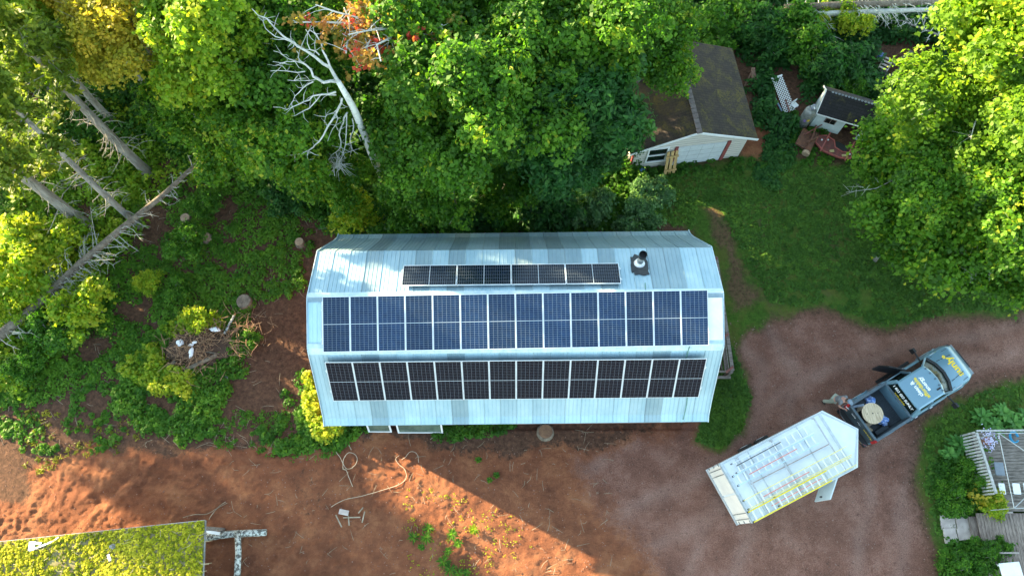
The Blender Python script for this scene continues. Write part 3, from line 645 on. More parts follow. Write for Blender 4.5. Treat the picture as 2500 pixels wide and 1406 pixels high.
# pallet leaning on the garage front
t = thing('pallet', 'pine board pallet gate leaning on the garage front beside the window', 'pallet', gar.matrix_basis @ Vector((1.98, -.55, 0)), gang + R(4))
Mx = Matrix.Rotation(R(-16), 3, 'X')
for k in range(3): MB().box(Mx @ Vector(((k - 1) * .22, 0, .82)), (.15, .025, 1.64), M=Mx).build('board', NEWWOOD, t)
for z in (.35, 1.28): MB().box(Mx @ Vector((0, -.04, z)), (.66, .035, .12), M=Mx).build('crossbar', NEWWOOD, t)
t = thing('blue_tarp', 'crumpled blue tarp at the garage left front corner', 'tarp', G(1563, 424, .1))
rng = np.random.default_rng(3)
def blob(name, c, r, m_, parent=None, seed=0, amp=.3, n=14, flat=1.):
    rg = np.random.default_rng(seed); mb = MB(); vs = []; fs = []
    for i in range(n + 1):
        th = math.pi * i / n
        for k in range(n * 2):
            ph = math.pi * k / n; d = np.array([math.sin(th) * math.cos(ph), math.sin(th) * math.sin(ph), math.cos(th)])
            q_ = 1 + amp * (fbm(np.array(d[0] * 2.2 + 9 + seed), np.array(d[1] * 2.2 + d[2] * 1.7 + 5), 3, seed) - .5) * 2
            vs.append((c[0] + d[0] * r[0] * q_, c[1] + d[1] * r[1] * q_, c[2] + d[2] * r[2] * q_ * flat))
    for i in range(n):
        for k in range(n * 2): a_ = i * n * 2 + k; b_ = i * n * 2 + (k + 1) % (n * 2); fs.append((a_, b_, b_ + n * 2, a_ + n * 2))
    return mb.add(vs, fs).build(name, m_, parent, True)
blob('sheet', (0, 0, .1), (.22, .35, .18), BLUEP, t, 5, .5)

# ================================================================== TRAILER
TU = math.atan2(.433, .901)
tr = thing('cargo_trailer', 'white enclosed cargo trailer with V nose carrying ladders on its roof', 'trailer', (8.57, 3.40, 0), TU)
# trailer axes: x forward from the rear, y = -v (v grows towards the right side)
TW, TLn, TH, FLR = 2.56, 4.98, 2.6, .55
def T(u, v, z): return Vector((u, -v, z))
outl = [(0, 0), (0, -TW), (TLn, -TW), (5.90, -TW / 2), (TLn, 0)]
outl = outl[::-1]
MB().prism(outl, FLR, TH - .03).build('body', TRAILW, tr)
c0 = (2.4, -1.28)
MB().prism([(c0[0] + (x - c0[0]) * 1.008, c0[1] + (y - c0[1]) * 1.012) for x, y in outl], TH - .03, TH).build('roof', mat('trailer roof', (.74, .80, .82), (.64, .71, .74), .4, 0, 1.5), tr)
mb = MB()
for u in (.62, 1.25, 2.42, 3.62): mb.box(T(u, TW / 2, TH + .012), (.045 if u > 1 else .02, TW - .1, .02))
mb.box(T(4.80, TW / 2, TH + .014), (.10, TW - .06, .026)); mb.box(T(.02, TW / 2, TH + .012), (.12, TW - .02, .022))
for v in (.04, TW - .04): mb.box(T(2.42, v, TH + .010), (4.7, .07, .02))
mb.beam(T(4.9, .03, TH + .012), T(5.86, TW / 2, TH + .012), .06, .02); mb.beam(T(4.9, TW - .03, TH + .012), T(5.86, TW / 2, TH + .012), .06, .02)
mb.build('roof_seam', SEAM, tr)
for s in (0, 1):
    v = .03 + s * (TW / 2 + .01); d = MB().box(T(-.02, v + TW / 4 - .02, 1.6), (.05, TW / 2 - .08, 1.95)).build('rear_door', mat('cream rear door', (.80, .78, .72), (.72, .70, .65), .5, 0, 2), tr)
    mb = MB()
    for dv in (.16, .40) if s == 0 else (.80, 1.04): mb.tube([T(-.07, v + dv, .7), T(-.07, v + dv, 2.5)], .015, 6)
    mb.build('lock_rod', GREYM, d)
    vv = .0 if s == 0 else 1.17
    for z in (.9, 1.6, 2.35): MB().box(T(-.055, v + vv, z), (.03, .12, .06)).build('hinge', GREYM, d)
MB().box(T(-.03, TW / 2, TH - .06), (.08, TW, .07)).build('rear_header', SEAM, tr); mb = MB(); mb.box(T(-.05, TW / 2, .56), (.12, TW, .12)); mb.build('rear_sill', mat('trailer grey frame', (.50, .53, .54), (.36, .38, .40), .5, 0, 6), tr)
for u in (2.0, 2.85):
    for v in (-.02, TW + .02):
        w_ = MB().tube([T(u, v - .11, .34), T(u, v + .11, .34)], .34, 20).build('wheel', RUBBER, tr, True); MB().tube([T(u, v - .12, .34), T(u, v + .12, .34)], .19, 16).build('rim', ALU, w_)
mb = MB(); mb.beam(T(5.5, TW / 2, .5), T(6.55, TW / 2, .48), .10, .08); mb.beam(T(4.9, .5, .5), T(6.3, TW / 2, .5), .08, .08); mb.beam(T(4.9, TW - .5, .5), T(6.3, TW / 2, .5), .08, .08); mb.tube([T(6.1, TW / 2, .1), T(6.1, TW / 2, .9)], .035, 8); mb.build('tongue', BLACK, tr)
# open side door on the right flank
sd = MB().prism([(0, 0), (.05, 0), (.05, -.95), (0, -.95)], .70, 2.3).build('side_door', mat('grey white door', (.60, .68, .70), (.52, .60, .62), .45, 0, 3), tr)
sd.location = T(4.12, TW + .01, 0); sd.rotation_euler = (0, 0, R(-52))
MB().box((-.03, -.8, 1.35), (.05, .05, .16)).build('handle', BLACK, sd)
# roof rack
mb = MB()
for u in (.70, 2.30, 4.42): mb.box(T(u, TW / 2 + .02, TH + .16), (.05, TW - .1, .035))
for u in (.70, 2.30, 4.42):
    for v in (.10, TW - .08): mb.box(T(u, v, TH + .08), (.04, .04, .15))
mb.build('rack_bar', mat('galvanised rack', (.52, .56, .58), (.40, .40, .40), .5, .3, 8), tr)
mb = MB(); mb.beam(T(.66, 1.23, TH + .10), T(4.42, 1.27, TH + .10), .035, .03)
mb.build('rack_tube', mat('rusty rack tube', (.42, .34, .30), (.30, .22, .18), .7, 0, 6), tr)
lz = TH + .20
def ladder(label, u0, u1, v0, v1, z, m_rail, m_rung, rail=.035, step=.30, rails=(1, 1)):
    o = tr.matrix_basis @ T(u0, (v0 + v1) / 2, z); t = thing('ladder', label, 'ladder', o, TU, 'ladders on the trailer roof')
    L = u1 - u0; W = v1 - v0
    for s in (-1, 1): MB().box((L / 2, s * W / 2, 0), (L, rail, .075)).build('rail', m_rail, t)
    mb = MB(); k = 0; x = .18
    while x < L - .1: mb.box((x, 0, 0), (.042, W - rail - .002, .03)); x += step
    mb.build('rungs', m_rung, t)
    for s in (-1, 1): MB().box((.02, s * W / 2, -.01), (.09, rail + .03, .09)).build('foot', BLACK, t)
    return t
ladder('aluminium ladder nearest the left edge of the trailer roof', .33, 4.08, .21, .60, lz, ALU, WHITEP, .028)
ladder('aluminium ladder nearer the middle of the trailer roof', .12, 4.02, .66, 1.06, lz, mat('bluish aluminium', (.60, .78, .84), (.5, .68, .75), .35, .3, 6), WHITEP, .034)
ladder('long pale yellow ladder reaching over the trailer nose', 0, 4.98, 1.65, 2.02, lz, mat('pale yellow fibreglass', (.82, .74, .30), (.76, .66, .2), .5, 0, 6), WHITEP, .028)
ladder('bright yellow ladder along the right edge of the trailer roof', -.08, 3.64, 2.10, 2.52, lz + .05, YELLOW, WHITEP, .045)
ladder('short pale yellow ladder fly section in the yellow ladders', 1.2, 4.95, 2.09, 2.44, lz - .045, MATS['pale yellow fibreglass'], WHITEP, .025)
for lab, u0, u1, v in (('red strap on the aluminium ladders', .75, 3.05, .87), ('red strap between the yellow ladders', .8, 3.0, 1.86), ('red strap inside the bright yellow ladder', .9, 3.3, 2.30)):
    a = tr.matrix_basis @ T(u0, v, lz + .055); b2 = tr.matrix_basis @ T(u1, v - .02, lz + .055)
    mb = MB(); mb.beam(a, b2, .035, .008); s_ = mb.build('strap', STRAP, None); tag(s_, lab, 'strap', 'straps tying the ladders')
a = tr.matrix_basis @ T(.45, .36, lz + .07); b2 = tr.matrix_basis @ T(2.6, .33, lz + .07)
tag(MB().tube([a, b2], .016, 6).build('black_rod', BLACK), 'thin black rod lying across the aluminium ladder rungs', 'rod')

# ================================================================== PICKUP
KA = R(29.7); K0 = Vector((15.32, 5.28, 0))
tk = thing('pickup_truck', 'slate blue crew cab pickup with yellow lettering and its left rear door open', 'truck', K0, KA)
def car_body(name, sections, m_, parent, smooth=True, cap=True):
    """sections: list of (x, [(y, z), ...]) closed rings, same count"""
    mb = MB(); n = len(sections[0][1]); vs = [(x, y, z) for x, ring in sections for y, z in ring]; fs = []
    for i in range(len(sections) - 1):
        for k in range(n): a = i * n + k; b_ = i * n + (k + 1) % n; fs.append((a, a + n, b_ + n, b_))
    if cap: fs += [tuple(range(n)), tuple(range(len(vs) - 1, len(vs) - n - 1, -1))]
    o = mb.add(vs, fs).build(name, m_, parent, False)
    bm = bmesh.new(); bm.from_mesh(o.data); bmesh.ops.recalc_face_normals(bm, faces=bm.faces)
    if smooth: bmesh.ops.bevel(bm, geom=[e for e in bm.edges if e.calc_face_angle(0) > .5], offset=.035, segments=3, affect='EDGES', clamp_overlap=True)
    for f_ in bm.faces: f_.smooth = True
    bm.to_mesh(o.data); bm.free(); return o
def ringf(hw, zb, zt, hw2=None):
    hw2 = hw2 or hw; return [(-hw, zb), (hw, zb), (hw + .01, (zb + zt) / 2), (hw2, zt - .05), (hw2 - .09, zt), (-hw2 + .09, zt), (-hw2, zt - .05), (-hw - .01, (zb + zt) / 2)]
# front body: bonnet and cab lower part
sec = [(1.93, ringf(.97, .5, 1.18)), (3.9, ringf(.98, .5, 1.20)), (4.15, ringf(.99, .5, 1.22, .95)), (4.9, ringf(.99, .5, 1.20, .93)), (5.5, ringf(.97, .5, 1.12, .90)), (5.85, ringf(.86, .5, 1.02, .78)), (6.0, ringf(.72, .52, .92, .62))]
car_body('body', sec, TRUCK, tk)
# cabin glass house and roof
rg = lambda x0_, hw, z: [(x0_, -hw, z), (x0_, hw, z)]
mb = MB()
low = [(2.0, .90), (4.42, .88)]; top_ = [(2.18, .70), (3.72, .68)]
B_ = [(1.98, -.90, 1.17), (1.98, .90, 1.17), (4.30, .90, 1.19), (4.52, .45, 1.20), (4.60, 0, 1.20), (4.52, -.45, 1.20), (4.30, -.90, 1.19)]
T_ = [(2.20, -.70, 1.86), (2.20, .70, 1.86), (3.60, .70, 1.84), (3.74, .35, 1.85), (3.78, 0, 1.85), (3.74, -.35, 1.85), (3.60, -.70, 1.84)]
mb.add(B_ + T_, [tuple(range(7, 14))] + [(i, (i + 1) % 7, (i + 1) % 7 + 7, i + 7) for i in range(7)]); mb.build('windows', GLASSD, tk)
rf = [(2.16, -.72), (2.12, -.5), (2.12, .5), (2.16, .72), (3.62, .72), (3.76, .36), (3.80, 0), (3.76, -.36), (3.62, -.72)]; rf = rf[::-1]
mb = MB(); nr = len(rf); ring0 = [(x, y, 1.84) for x, y in rf]; ring1 = [(x, y, 1.89) for x, y in rf]; ring2 = [(2.95 + (x - 2.95) * .93, y * .90, 1.925) for x, y in rf]
mb.add(ring0 + ring1 + ring2, [tuple(range(nr)), tuple(range(3 * nr - 1, 2 * nr - 1, -1))] + [(i + j * nr, (i + 1) % nr + j * nr, (i + 1) % nr + (j + 1) * nr, i + (j + 1) * nr) for j in range(2) for i in range(nr)])
roof = mb.build('roof', TRUCK, tk); bm = bmesh.new(); bm.from_mesh(roof.data); bmesh.ops.recalc_face_normals(bm, faces=bm.faces); bm.to_mesh(roof.data); bm.free()
for s in (-1, 1):    # pillars and door tops
    mb = MB(); mb.beam((3.60, s * .71, 1.86), (4.36, s * .89, 1.20), .07, .06); mb.beam((2.18, s * .71, 1.86), (1.96, s * .91, 1.18), .14, .10); mb.beam((2.95, s * .73, 1.84), (3.0, s * .92, 1.2), .07, .07); mb.build('pillar', TRUCK, tk)
mb = MB(); mb.beam((3.80, -.66, 1.235), (4.35, -.82, 1.245), .01, .01)
cw = [(4.36, .84), (4.56, .45), (4.64, 0), (4.56, -.45), (4.36, -.84)]
mb = MB()
for a, b2 in zip(cw[:-1], cw[1:]): mb.beam((a[0], a[1], 1.235), (b2[0], b2[1], 1.235), .13, .03)
mb.build('cowl', BLACK, tk)
mb = MB()
for s in (-1, 1): mb.beam((4.70, s * .52, 1.215), (5.50, s * .44, 1.128), .035, .012)
for s in (-1, 1): mb.beam((4.50, s * .80, 1.215), (5.50, s * .74, 1.128), .022, .012)
mb.build('bonnet_crease', mat('dark paint gap', (.05, .08, .10), None, .5), tk)
for s in (-1, 1): MB().beam((4.62, s * .885, 1.20), (5.0, s * .875, 1.185), .03, .02).build('fender_trim', CHROME, tk)
for y in (-.56, -.30, 0, .30, .56): MB().disc((3.66 - abs(y) * .12, y, 1.918), .045, .03, 10).build('cab_light', mat('clearance light', (.10, .16, .20), None, .3), tk)
MB().box((3.50, -.42, 1.93), (.20, .07, .04)).build('antenna_fin', BLACK, tk)
for s in (-1, 1):
    MB().box((5.90, s * .62, .86), (.16, .30, .18)).build('headlight', mat('lamp glass', (.3, .34, .36), None, .15), tk)
MB().box((6.02, 0, .78), (.08, .9, .26)).build('grille', BLACK, tk)
MB().box((6.0, 0, .52), (.22, 1.7, .2)).build('front_bumper', BLACK, tk, bevel=.03)
# load bed: walls around an open tray
bd = tk
mb = MB()
for s in (-1, 1): mb.box((.98, s * .90, .95), (1.98, .15, .86), tx=.03)
mb.box((1.955, 0, 1.0), (.08, 1.68, .80)); mb.build('bed_wall', TRUCK, tk)
mb = MB()
for s in (-1, 1): mb.box((1.0, s * .885, 1.395), (2.04, .10, .03))
mb.box((1.93, 0, 1.405), (.10, 1.7, .03)); mb.build('bed_rail_cap', mat('dark rail cap', (.085, .125, .15), (.06, .09, .11), .5, 0, 5), tk)
mb = MB(); mb.box((.98, 0, .62), (1.96, 1.66, .06))
for k in range(19): mb.box((.98, -.75 + k * .083, .66), (1.88, .042, .022))
for s in (-1, 1): mb.box((.98, s * .815, .98), (1.90, .02, .70)); mb.box((.75, s * .70, .76), (.72, .24, .24), tx=.03)
mb.build('bed_liner', BEDL, tk)
tg = MB().box((-.03, 0, 1.02), (.09, 1.74, .74), tx=.015).build('tailgate', mat('dark tailgate', (.045, .065, .08), (.03, .045, .055), .5, 0, 4), tk, bevel=.012)
MB().box((-.03, 0, 1.40), (.10, 1.70, .03)).build('tailgate_cap', MATS['dark rail cap'], tg)
MB().box((-.085, .02, 1.12), (.03, .22, .10)).build('handle', CHROME, tg)
Mt = Matrix.Translation((-.088, .42, 1.17)) @ Matrix(((0, 0, -1, 0), (-1, 0, 0, 0), (0, 1, 0, 0), (0, 0, 0, 1)))
text('sunly', .13, SIGNW, tg, Mt); text('sunly.energy', .11, SIGNY, tg, Matrix.Translation((0, -.95, 0)) @ Mt)
mb = MB(); mb.box((-.20, 0, .60), (.24, 1.9, .16)); mb.build('rear_bumper', BLACK, tk, bevel=.02)
mb = MB(); mb.beam((-.33, -.72, .66), (-.33, .74, .66), .02, .05); mb.beam((-.33, .74, .66), (-.2, .94, .66), .02, .05); mb.beam((-.33, -.72, .66), (-.2, -.94, .66), .02, .05); mb.build('bumper_edge', CHROME, tk)
for s in (-1, 1): MB().box((-.02, s * .90, 1.12), (.12, .15, .42)).build('tail_light', REDLAMP, tk, bevel=.02)
mb = MB(); mb.beam((-.30, .05, .5), (-.62, .02, .5), .07, .06); mb.disc((-.62, .02, .5), .05, .10, 10); mb.build('tow_hitch', CHROME, tk)
for x in (1.0, 4.95):
    for s in (-1, 1):
        w_ = MB().tube([(x, s * .70, .40), (x, s * .99, .40)], .40, 26).build('wheel', RUBBER, tk, True); MB().tube([(x, s * .9, .40), (x, s * 1.0, .40)], .24, 16).build('rim', ALU, w_)
        mb = MB(); pts = [(x + .49 * math.cos(R(a_)), s * .985, .40 + .49 * math.sin(R(a_))) for a_ in range(0, 181, 20)]; mb.tube(pts, .035, 6); mb.build('wheel_arch', TRUCK, tk)
for s, x in ((1, 4.02), (-1, 4.02)):
    mb = MB(); mb.beam((x, s * .92, 1.28), (x + .02, s * 1.30, 1.32), .05, .05); mb.box((x - .02, s * 1.42, 1.36), (.14, .24, .26), tx=.02); mb.build('mirror', BLACK, tk)
for s in (-1, 1):
    mb = MB(); mb.box((3.10, s * 1.06, .42), (1.9, .14, .06)); mb.build('side_step', BLACK, tk)
    for x in (2.35, 3.2):
        if s == 1 and x < 3: continue
        MB().box((x, s * 1.005, 1.02), (.16, .03, .03)).build('door_handle', CHROME, tk)
MB().box((2.48, 0.0, 1.2), (.01, .01, .01))
# open rear left door, hinged at its front edge
dr = bpy.data.objects.new('door', None); col.objects.link(dr); dr.parent = tk; dr.location = (3.05, .98, 0); dr.rotation_euler = (0, 0, R(-42)); dr['label'] = 'open rear left door'
MB().box((-.50, .0, .88), (1.0, .10, .66), tx=.02).build('door_panel', mat('dark door inner', (.03, .04, .05), (.02, .025, .03), .4, 0, 4), dr, bevel=.02)
mb = MB(); mb.beam((-.02, -.01, 1.2), (-.12, -.16, 1.82), .05, .05); mb.beam((-.12, -.16, 1.82), (-.84, -.16, 1.82), .05, .05); mb.beam((-.84, -.16, 1.82), (-1.0, -.01, 1.2), .05, .05); mb.build('window_frame', BLACK, dr)
MB().add([(-.03, -.005, 1.2), (-.99, -.005, 1.2), (-.84, -.155, 1.8), (-.13, -.155, 1.8)], [(0, 1, 2, 3)]).build('door_glass', GLASSD, dr)
# black panel painting the shaded doorway behind the opened door
MB().box((2.52, .972, .87), (.92, .03, .62)).build('door_shade_panel', mat('painted interior shade', (.01, .01, .012), None, .9), tk)
# lettering
def flat(x, y, z, pitch=0): return Matrix.Translation((x, y, z)) @ Matrix.Rotation(pitch, 4, 'Y') @ Matrix.Rotation(R(90), 4, 'Z')
text('clean &', .25, SIGNW, roof, flat(2.66, .05, 1.928), bold=.006); text('affordable', .25, SIGNY, roof, flat(2.88, -.02, 1.928), bold=.006); text('energy', .25, SIGNW, roof, flat(3.10, .05, 1.928), bold=.006)
text('sunly°', .48, SIGNY, tk, flat(5.28, .02, 1.152, .14), bold=.016)
Mr = Matrix.Translation((2.08, .02, 1.60)) @ Matrix.Rotation(R(-72.6), 4, 'Y') @ Matrix.Rotation(R(-90), 4, 'Z')
text('1 833 GO SUNLY', .17, SIGNW, tk, Mr, bold=.004)
Mr = Matrix.Translation((2.02, .02, 1.42)) @ Matrix.Rotation(R(-72.6), 4, 'Y') @ Matrix.Rotation(R(-90), 4, 'Z'); text('sunly.energy', .13, SIGNY, tk, Mr)
def TK(x, y, z): return tk.matrix_basis @ Vector((x, y, z))
# things in the bed
sp_ = thing('cable_spool', 'round plywood cable spool lying in the pickup bed', 'spool', TK(.52, .13, .69), KA + R(70))
for z in (0, .82):
    d = MB().disc((0, 0, z), .46, .035, 36).build('flange', SPOOLW, sp_)
    if z: MB().disc((0, 0, z + .030), .032, .008, 8, 0).build('hole', BLACK, d); MB().disc((.02, .24, z + .030), .02, .008, 8).build('hole', BLACK, d); MB().disc((-.02, -.22, z + .030), .02, .008, 8).build('hole', BLACK, d)
MB().disc((0, 0, .035), .30, .785, 24).build('core', BLACK, sp_)
tag(blob('plastic_bag', (0, 0, 0), (.19, .20, .17), BLUEB, None, 3, .75, 16), 'crumpled blue and white bag beside the spool near the left bed wall', 'bag', 'blue bags in the truck bed').location = TK(1.10, .56, .88)
tag(blob('plastic_bag', (0, 0, 0), (.22, .21, .16), BLUEB, None, 9, .75, 16), 'crumpled blue and white bag ahead of the spool towards the right bed wall', 'bag', 'blue bags in the truck bed').location = TK(1.08, -.40, .86)
o = MB().box((0, 0, 0), (.62, .10, .05)).build('cardboard_scrap', mat('blue grey board', (.4, .5, .62), None, .6)); o.location = TK(.45, .66, 1.0); o.rotation_euler = (0, .2, KA + R(-18)); tag(o, 'blue grey board lying in the bed by the left wall', 'board')
o = MB().box((0, 0, 0), (.30, .26, .03)).build('plank', SPOOLW); o.location = TK(.30, -.45, .72); o.rotation_euler = (0, 0, KA + R(20)); tag(o, 'short plywood plank under the spool in the bed', 'board')
o = MB().box((0, 0, 0), (.3, .24, .24), tx=.02).build('tool_case', BLACK, bevel=.02); o.location = TK(.22, .58, .80); o.rotation_euler = (0, 0, KA + .3); tag(o, 'black tool case in the left rear bed corner', 'case')

# ================================================================== PERSON
ft = Vector((14.50, 6.38, 0)); PA = math.atan2(-.42, .40)
pp = thing('person', 'person in grey shirt, khaki trousers and cap leaning over the left tail light', 'person', ft, PA)
# local axes: x = facing, y = left
def skin_chain(name, verts, edges, radii, m_, parent, sub=2, root=0):
    me = bpy.data.meshes.new(name); me.from_pydata(verts, edges, []); me.update(); o = bpy.data.objects.new(name, me); col.objects.link(o)
    sk = o.modifiers.new('s', 'SKIN'); sk.use_smooth_shade = True
    for i, r_ in enumerate(radii):
        d = me.skin_vertices[0].data[i]; d.radius = (r_, r_) if not isinstance(r_, tuple) else r_; d.use_root = (i == root)
    ss = o.modifiers.new('u', 'SUBSURF'); ss.levels = sub; ss.render_levels = sub
    bpy.context.view_layer.update(); dg = bpy.context.evaluated_depsgraph_get(); m2 = bpy.data.meshes.new_from_object(o.evaluated_get(dg)); bpy.data.objects.remove(o)
    m2.materials.clear(); m2.materials.append(m_); o2 = link(name, m2, parent); return o2
V = [(-.02, 0, .93), (0, .0, 1.08), (.07, 0, 1.26), (.16, 0, 1.40), (.22, 0, 1.47), (.27, 0, 1.55), (.32, 0, 1.64),
     (-.04, .10, .88), (.02, .12, .50), (-.06, .12, .09), (.10, .14, .05), (-.04, -.10, .88), (-.10, -.12, .50), (-.26, -.12, .10), (-.11, -.14, .05),
     (.13, .19, 1.38), (.26, .26, 1.16), (.44, .16, 1.12), (.52, .12, 1.12), (.13, -.19, 1.38), (.22, -.27, 1.14), (.42, -.18, 1.08), (.50, -.13, 1.07)]
Ed = [(0, 1), (1, 2), (2, 3), (3, 4), (4, 5), (5, 6), (0, 7), (7, 8), (8, 9), (9, 10), (0, 11), (11, 12), (12, 13), (13, 14), (3, 15), (15, 16), (16, 17), (17, 18), (3, 19), (19, 20), (20, 21), (21, 22)]
rad = [(.14, .11), .13, (.16, .12), (.15, .11), .06, .085, .07, .09, .065, .045, .035, .09, .065, .045, .035, .06, .042, .030, .035, .06, .042, .030, .035]
skin_chain('body', V, Ed, rad, SKIN, pp)
Vs = V[0:4] + [(.20, 0, 1.45), V[15], (.20, .235, 1.26), V[19], (.18, -.24, 1.25)]
skin_chain('shirt', [V[0], V[1], V[2], V[3], (.19, 0, 1.44), V[15], (.20, .235, 1.26), V[19], (.18, -.24, 1.25)], [(0, 1), (1, 2), (2, 3), (3, 4), (3, 5), (5, 6), (3, 7), (7, 8)], [(.165, .135), (.16, .13), (.19, .145), (.18, .13), .08, .085, .06, .085, .06], SHIRT, pp)
skin_chain('trousers', [V[0], V[7], V[8], (-.05, .12, .12), V[11], V[12], (-.24, -.12, .13)], [(0, 1), (1, 2), (2, 3), (0, 4), (4, 5), (5, 6)], [(.17, .14), .12, .09, .08, .12, .09, .08], PANTS, pp)
for a_, b_ in (((-.07, .12, .06), (.13, .14, .05)), ((-.28, -.12, .07), (-.08, -.14, .05))): MB().tube([a_, Vector(a_).lerp(Vector(b_), .5) + Vector((0, 0, .01)), b_], [.055, .06, .045], 10).build('boot', BLACK, pp, True)
for s in (1, -1):     # five fingers per hand, closed on the tail light edge
    hx, hy, hz = (.52, .12, 1.12) if s == 1 else (.50, -.13, 1.07)
    hand = bpy.data.objects.new('hand', None); col.objects.link(hand); hand.parent = pp
    blob('palm', (hx + .03, hy, hz), (.05, .042, .018), SKIN, hand, 1, .08, 7)
    for k in range(4):
        L = (.065, .078, .072, .055)[k]; yy = hy + (k - 1.5) * .021; MB().tube([(hx + .065, yy, hz), (hx + .065 + L * .55, yy, hz - .008), (hx + .065 + L * .85, yy, hz - .035)], [.0095, .009, .007], 6).build('finger', SKIN, hand, True)
    MB().tube([(hx + .02, hy - s * .04, hz), (hx + .05, hy - s * .068, hz - .01), (hx + .075, hy - s * .072, hz - .025)], [.011, .010, .008], 6).build('thumb', SKIN, hand, True)
MB().tube([(.315, 0, 1.66), (.34, 0, 1.715), (.36, 0, 1.765)], [.115, .108, .05], 16).build('cap', HATM, pp, True)
MB().prism([(.36 + .10 * math.cos(R(a_)), .085 * math.sin(R(a_))) for a_ in range(-90, 91, 15)], 0, .012, M=Matrix.Translation((.04, 0, 1.655)) @ Matrix.Rotation(R(18), 4, 'Y') @ Matrix.Translation((0, 0, .11))).build('cap_brim', HATM, pp)
mb = MB()
for s in (1, -1): mb.tube([(.415, s * .035, 1.585), (.425, s * .035, 1.585)], .012, 6)
mb.build('eyes', BLACK, pp); MB().tube([(.405, 0, 1.575), (.428, 0, 1.55)], [.012, .016], 6).build('nose', SKIN, pp)
for s in (1, -1): MB().tube([(.30, s * .085, 1.57), (.31, s * .10, 1.60)], [.012, .018], 6).build('ear', SKIN, pp)
mb = MB(); mb.tube([(.22, -.07, 1.60), (.20, 0, 1.58), (.22, .07, 1.60)], [.045, .05, .045], 8); mb.build('hair', mat('brown hair', (.10, .07, .05), None, .9), pp)
o = MB().box((0, 0, 0), (.20, .13, .02)).build('clipboard', WHITEP); o.location = pp.matrix_basis @ Vector((.54, 0, 1.13)); o.rotation_euler = (0, 0, PA); tag(o, 'small white clipboard held at the tailgate', 'clipboard')

# ================================================================== SMALL SHED, TANK, LATTICE, MACHINES
sa = G(1977, 312, 0); sa.z = 0; sang = R(-20)
sh = thing('garden_shed', 'small pale blue shed with black shingle roof and open doorway', 'shed', sa + Vector((.0, .1, 0)), sang)
SW, SD, se, sz = 2.75, 1.5, 1.35, 2.0
mb = MB(); mb.box((.04, SD / 2, se / 2), (.08, SD, se)); mb.box((SW - .04, SD / 2, se / 2), (.08, SD, se)); mb.box((SW / 2, SD - .04, se / 2), (SW - .16, .08, se))
mb.box((.78, .04, se / 2), (1.40, .08, se)); mb.box((SW - .22, .04, se / 2), (.28, .08, se)); mb.box((1.95, .04, se - .1), (.85, .08, .2))
for x in (.04, SW - .04): mb.add([(x - .04, 0, se), (x - .04, SD, se), (x - .04, SD / 2, sz), (x + .04, 0, se), (x + .04, SD, se), (x + .04, SD / 2, sz)], [(0, 2, 1), (3, 4, 5), (0, 3, 5, 2), (1, 2, 5, 4)])
mb.build('wall', SHEDW, sh)
for s in (0, 1):
    p = MB().box((0, 0, 0), (SW + .2, math.hypot(SD / 2 + .12, sz - se + .1) + .02, .05)).build('roof_slope', SHING2, sh)
    p.location = (SW / 2, SD / 4 - .06 if s == 0 else SD * .75 + .06, (se + sz) / 2 + .01); p.rotation_euler = ((1 if s == 0 else -1) * math.atan2(sz - se + .1, SD / 2 + .12), 0, 0)
mb = MB(); mb.beam((-.11, -.14, se - .07), (-.11, SD / 2, sz + .06), .03, .10); mb.beam((-.11, SD / 2, sz + .06), (-.11, SD + .14, se - .07), .03, .10); mb.beam((-.1, -.15, se - .07), (SW + .1, -.15, se - .07), .03, .07); mb.build('trim', WHITEP, sh)
mb = MB()
for k in range(15): mb.disc((.22 + k * .165, SD / 2, sz + .085), .062, .02, 10)
mb.build('ridge_vents', mat('pale ridge tabs', (.17, .20, .22), (.11, .13, .15), .8), sh)
wf = MB(); wf.box((.75, -.02, .88), (.56, .05, .40)); wo = wf.build('window', mat('brown window frame', (.22, .17, .15), None, .7), sh); mb = MB(); mb.box((.62, -.05, .88), (.22, .02, .32)); mb.box((.88, -.05, .88), (.22, .02, .32)); mb.build('pane', GLASSD, wo)
tk0 = G(1951, 308, 0); tkt = thing('water_tank', 'upright dull grey steel tank with yellow and purple stickers beside the small shed', 'tank', (tk0.x + .15, tk0.y + .1, 0))
MB().tube([(0, 0, 0), (0, 0, .05), (0, 0, 1.25), (0, 0, 1.36), (0, 0, 1.40)], [.26, .30, .30, .24, .10], 20).build('tank_body', GREYM, tkt, True)
mb = MB(); mb.box((.02, .02, 1.48), (.22, .22, .16)); mb.box((.06, .10, 1.58), (.14, .10, .08)); mb.build('valve_box', mat('grey box', (.32, .36, .40), (.2, .22, .25), .6, .3), tkt)
MB().box((.0, -.305, .80), (.11, .01, .13), rz=0).build('sticker', SIGNY, tkt); MB().box((-.16, -.265, .74), (.10, .012, .16), rz=-.5).build('sticker', mat('purple sticker', (.32, .2, .6), None, .6), tkt)
MB().tube([(.05, .02, 1.56), (.05, -.12, 1.58)], .025, 8).build('pipe_stub', WHITEP, tkt)
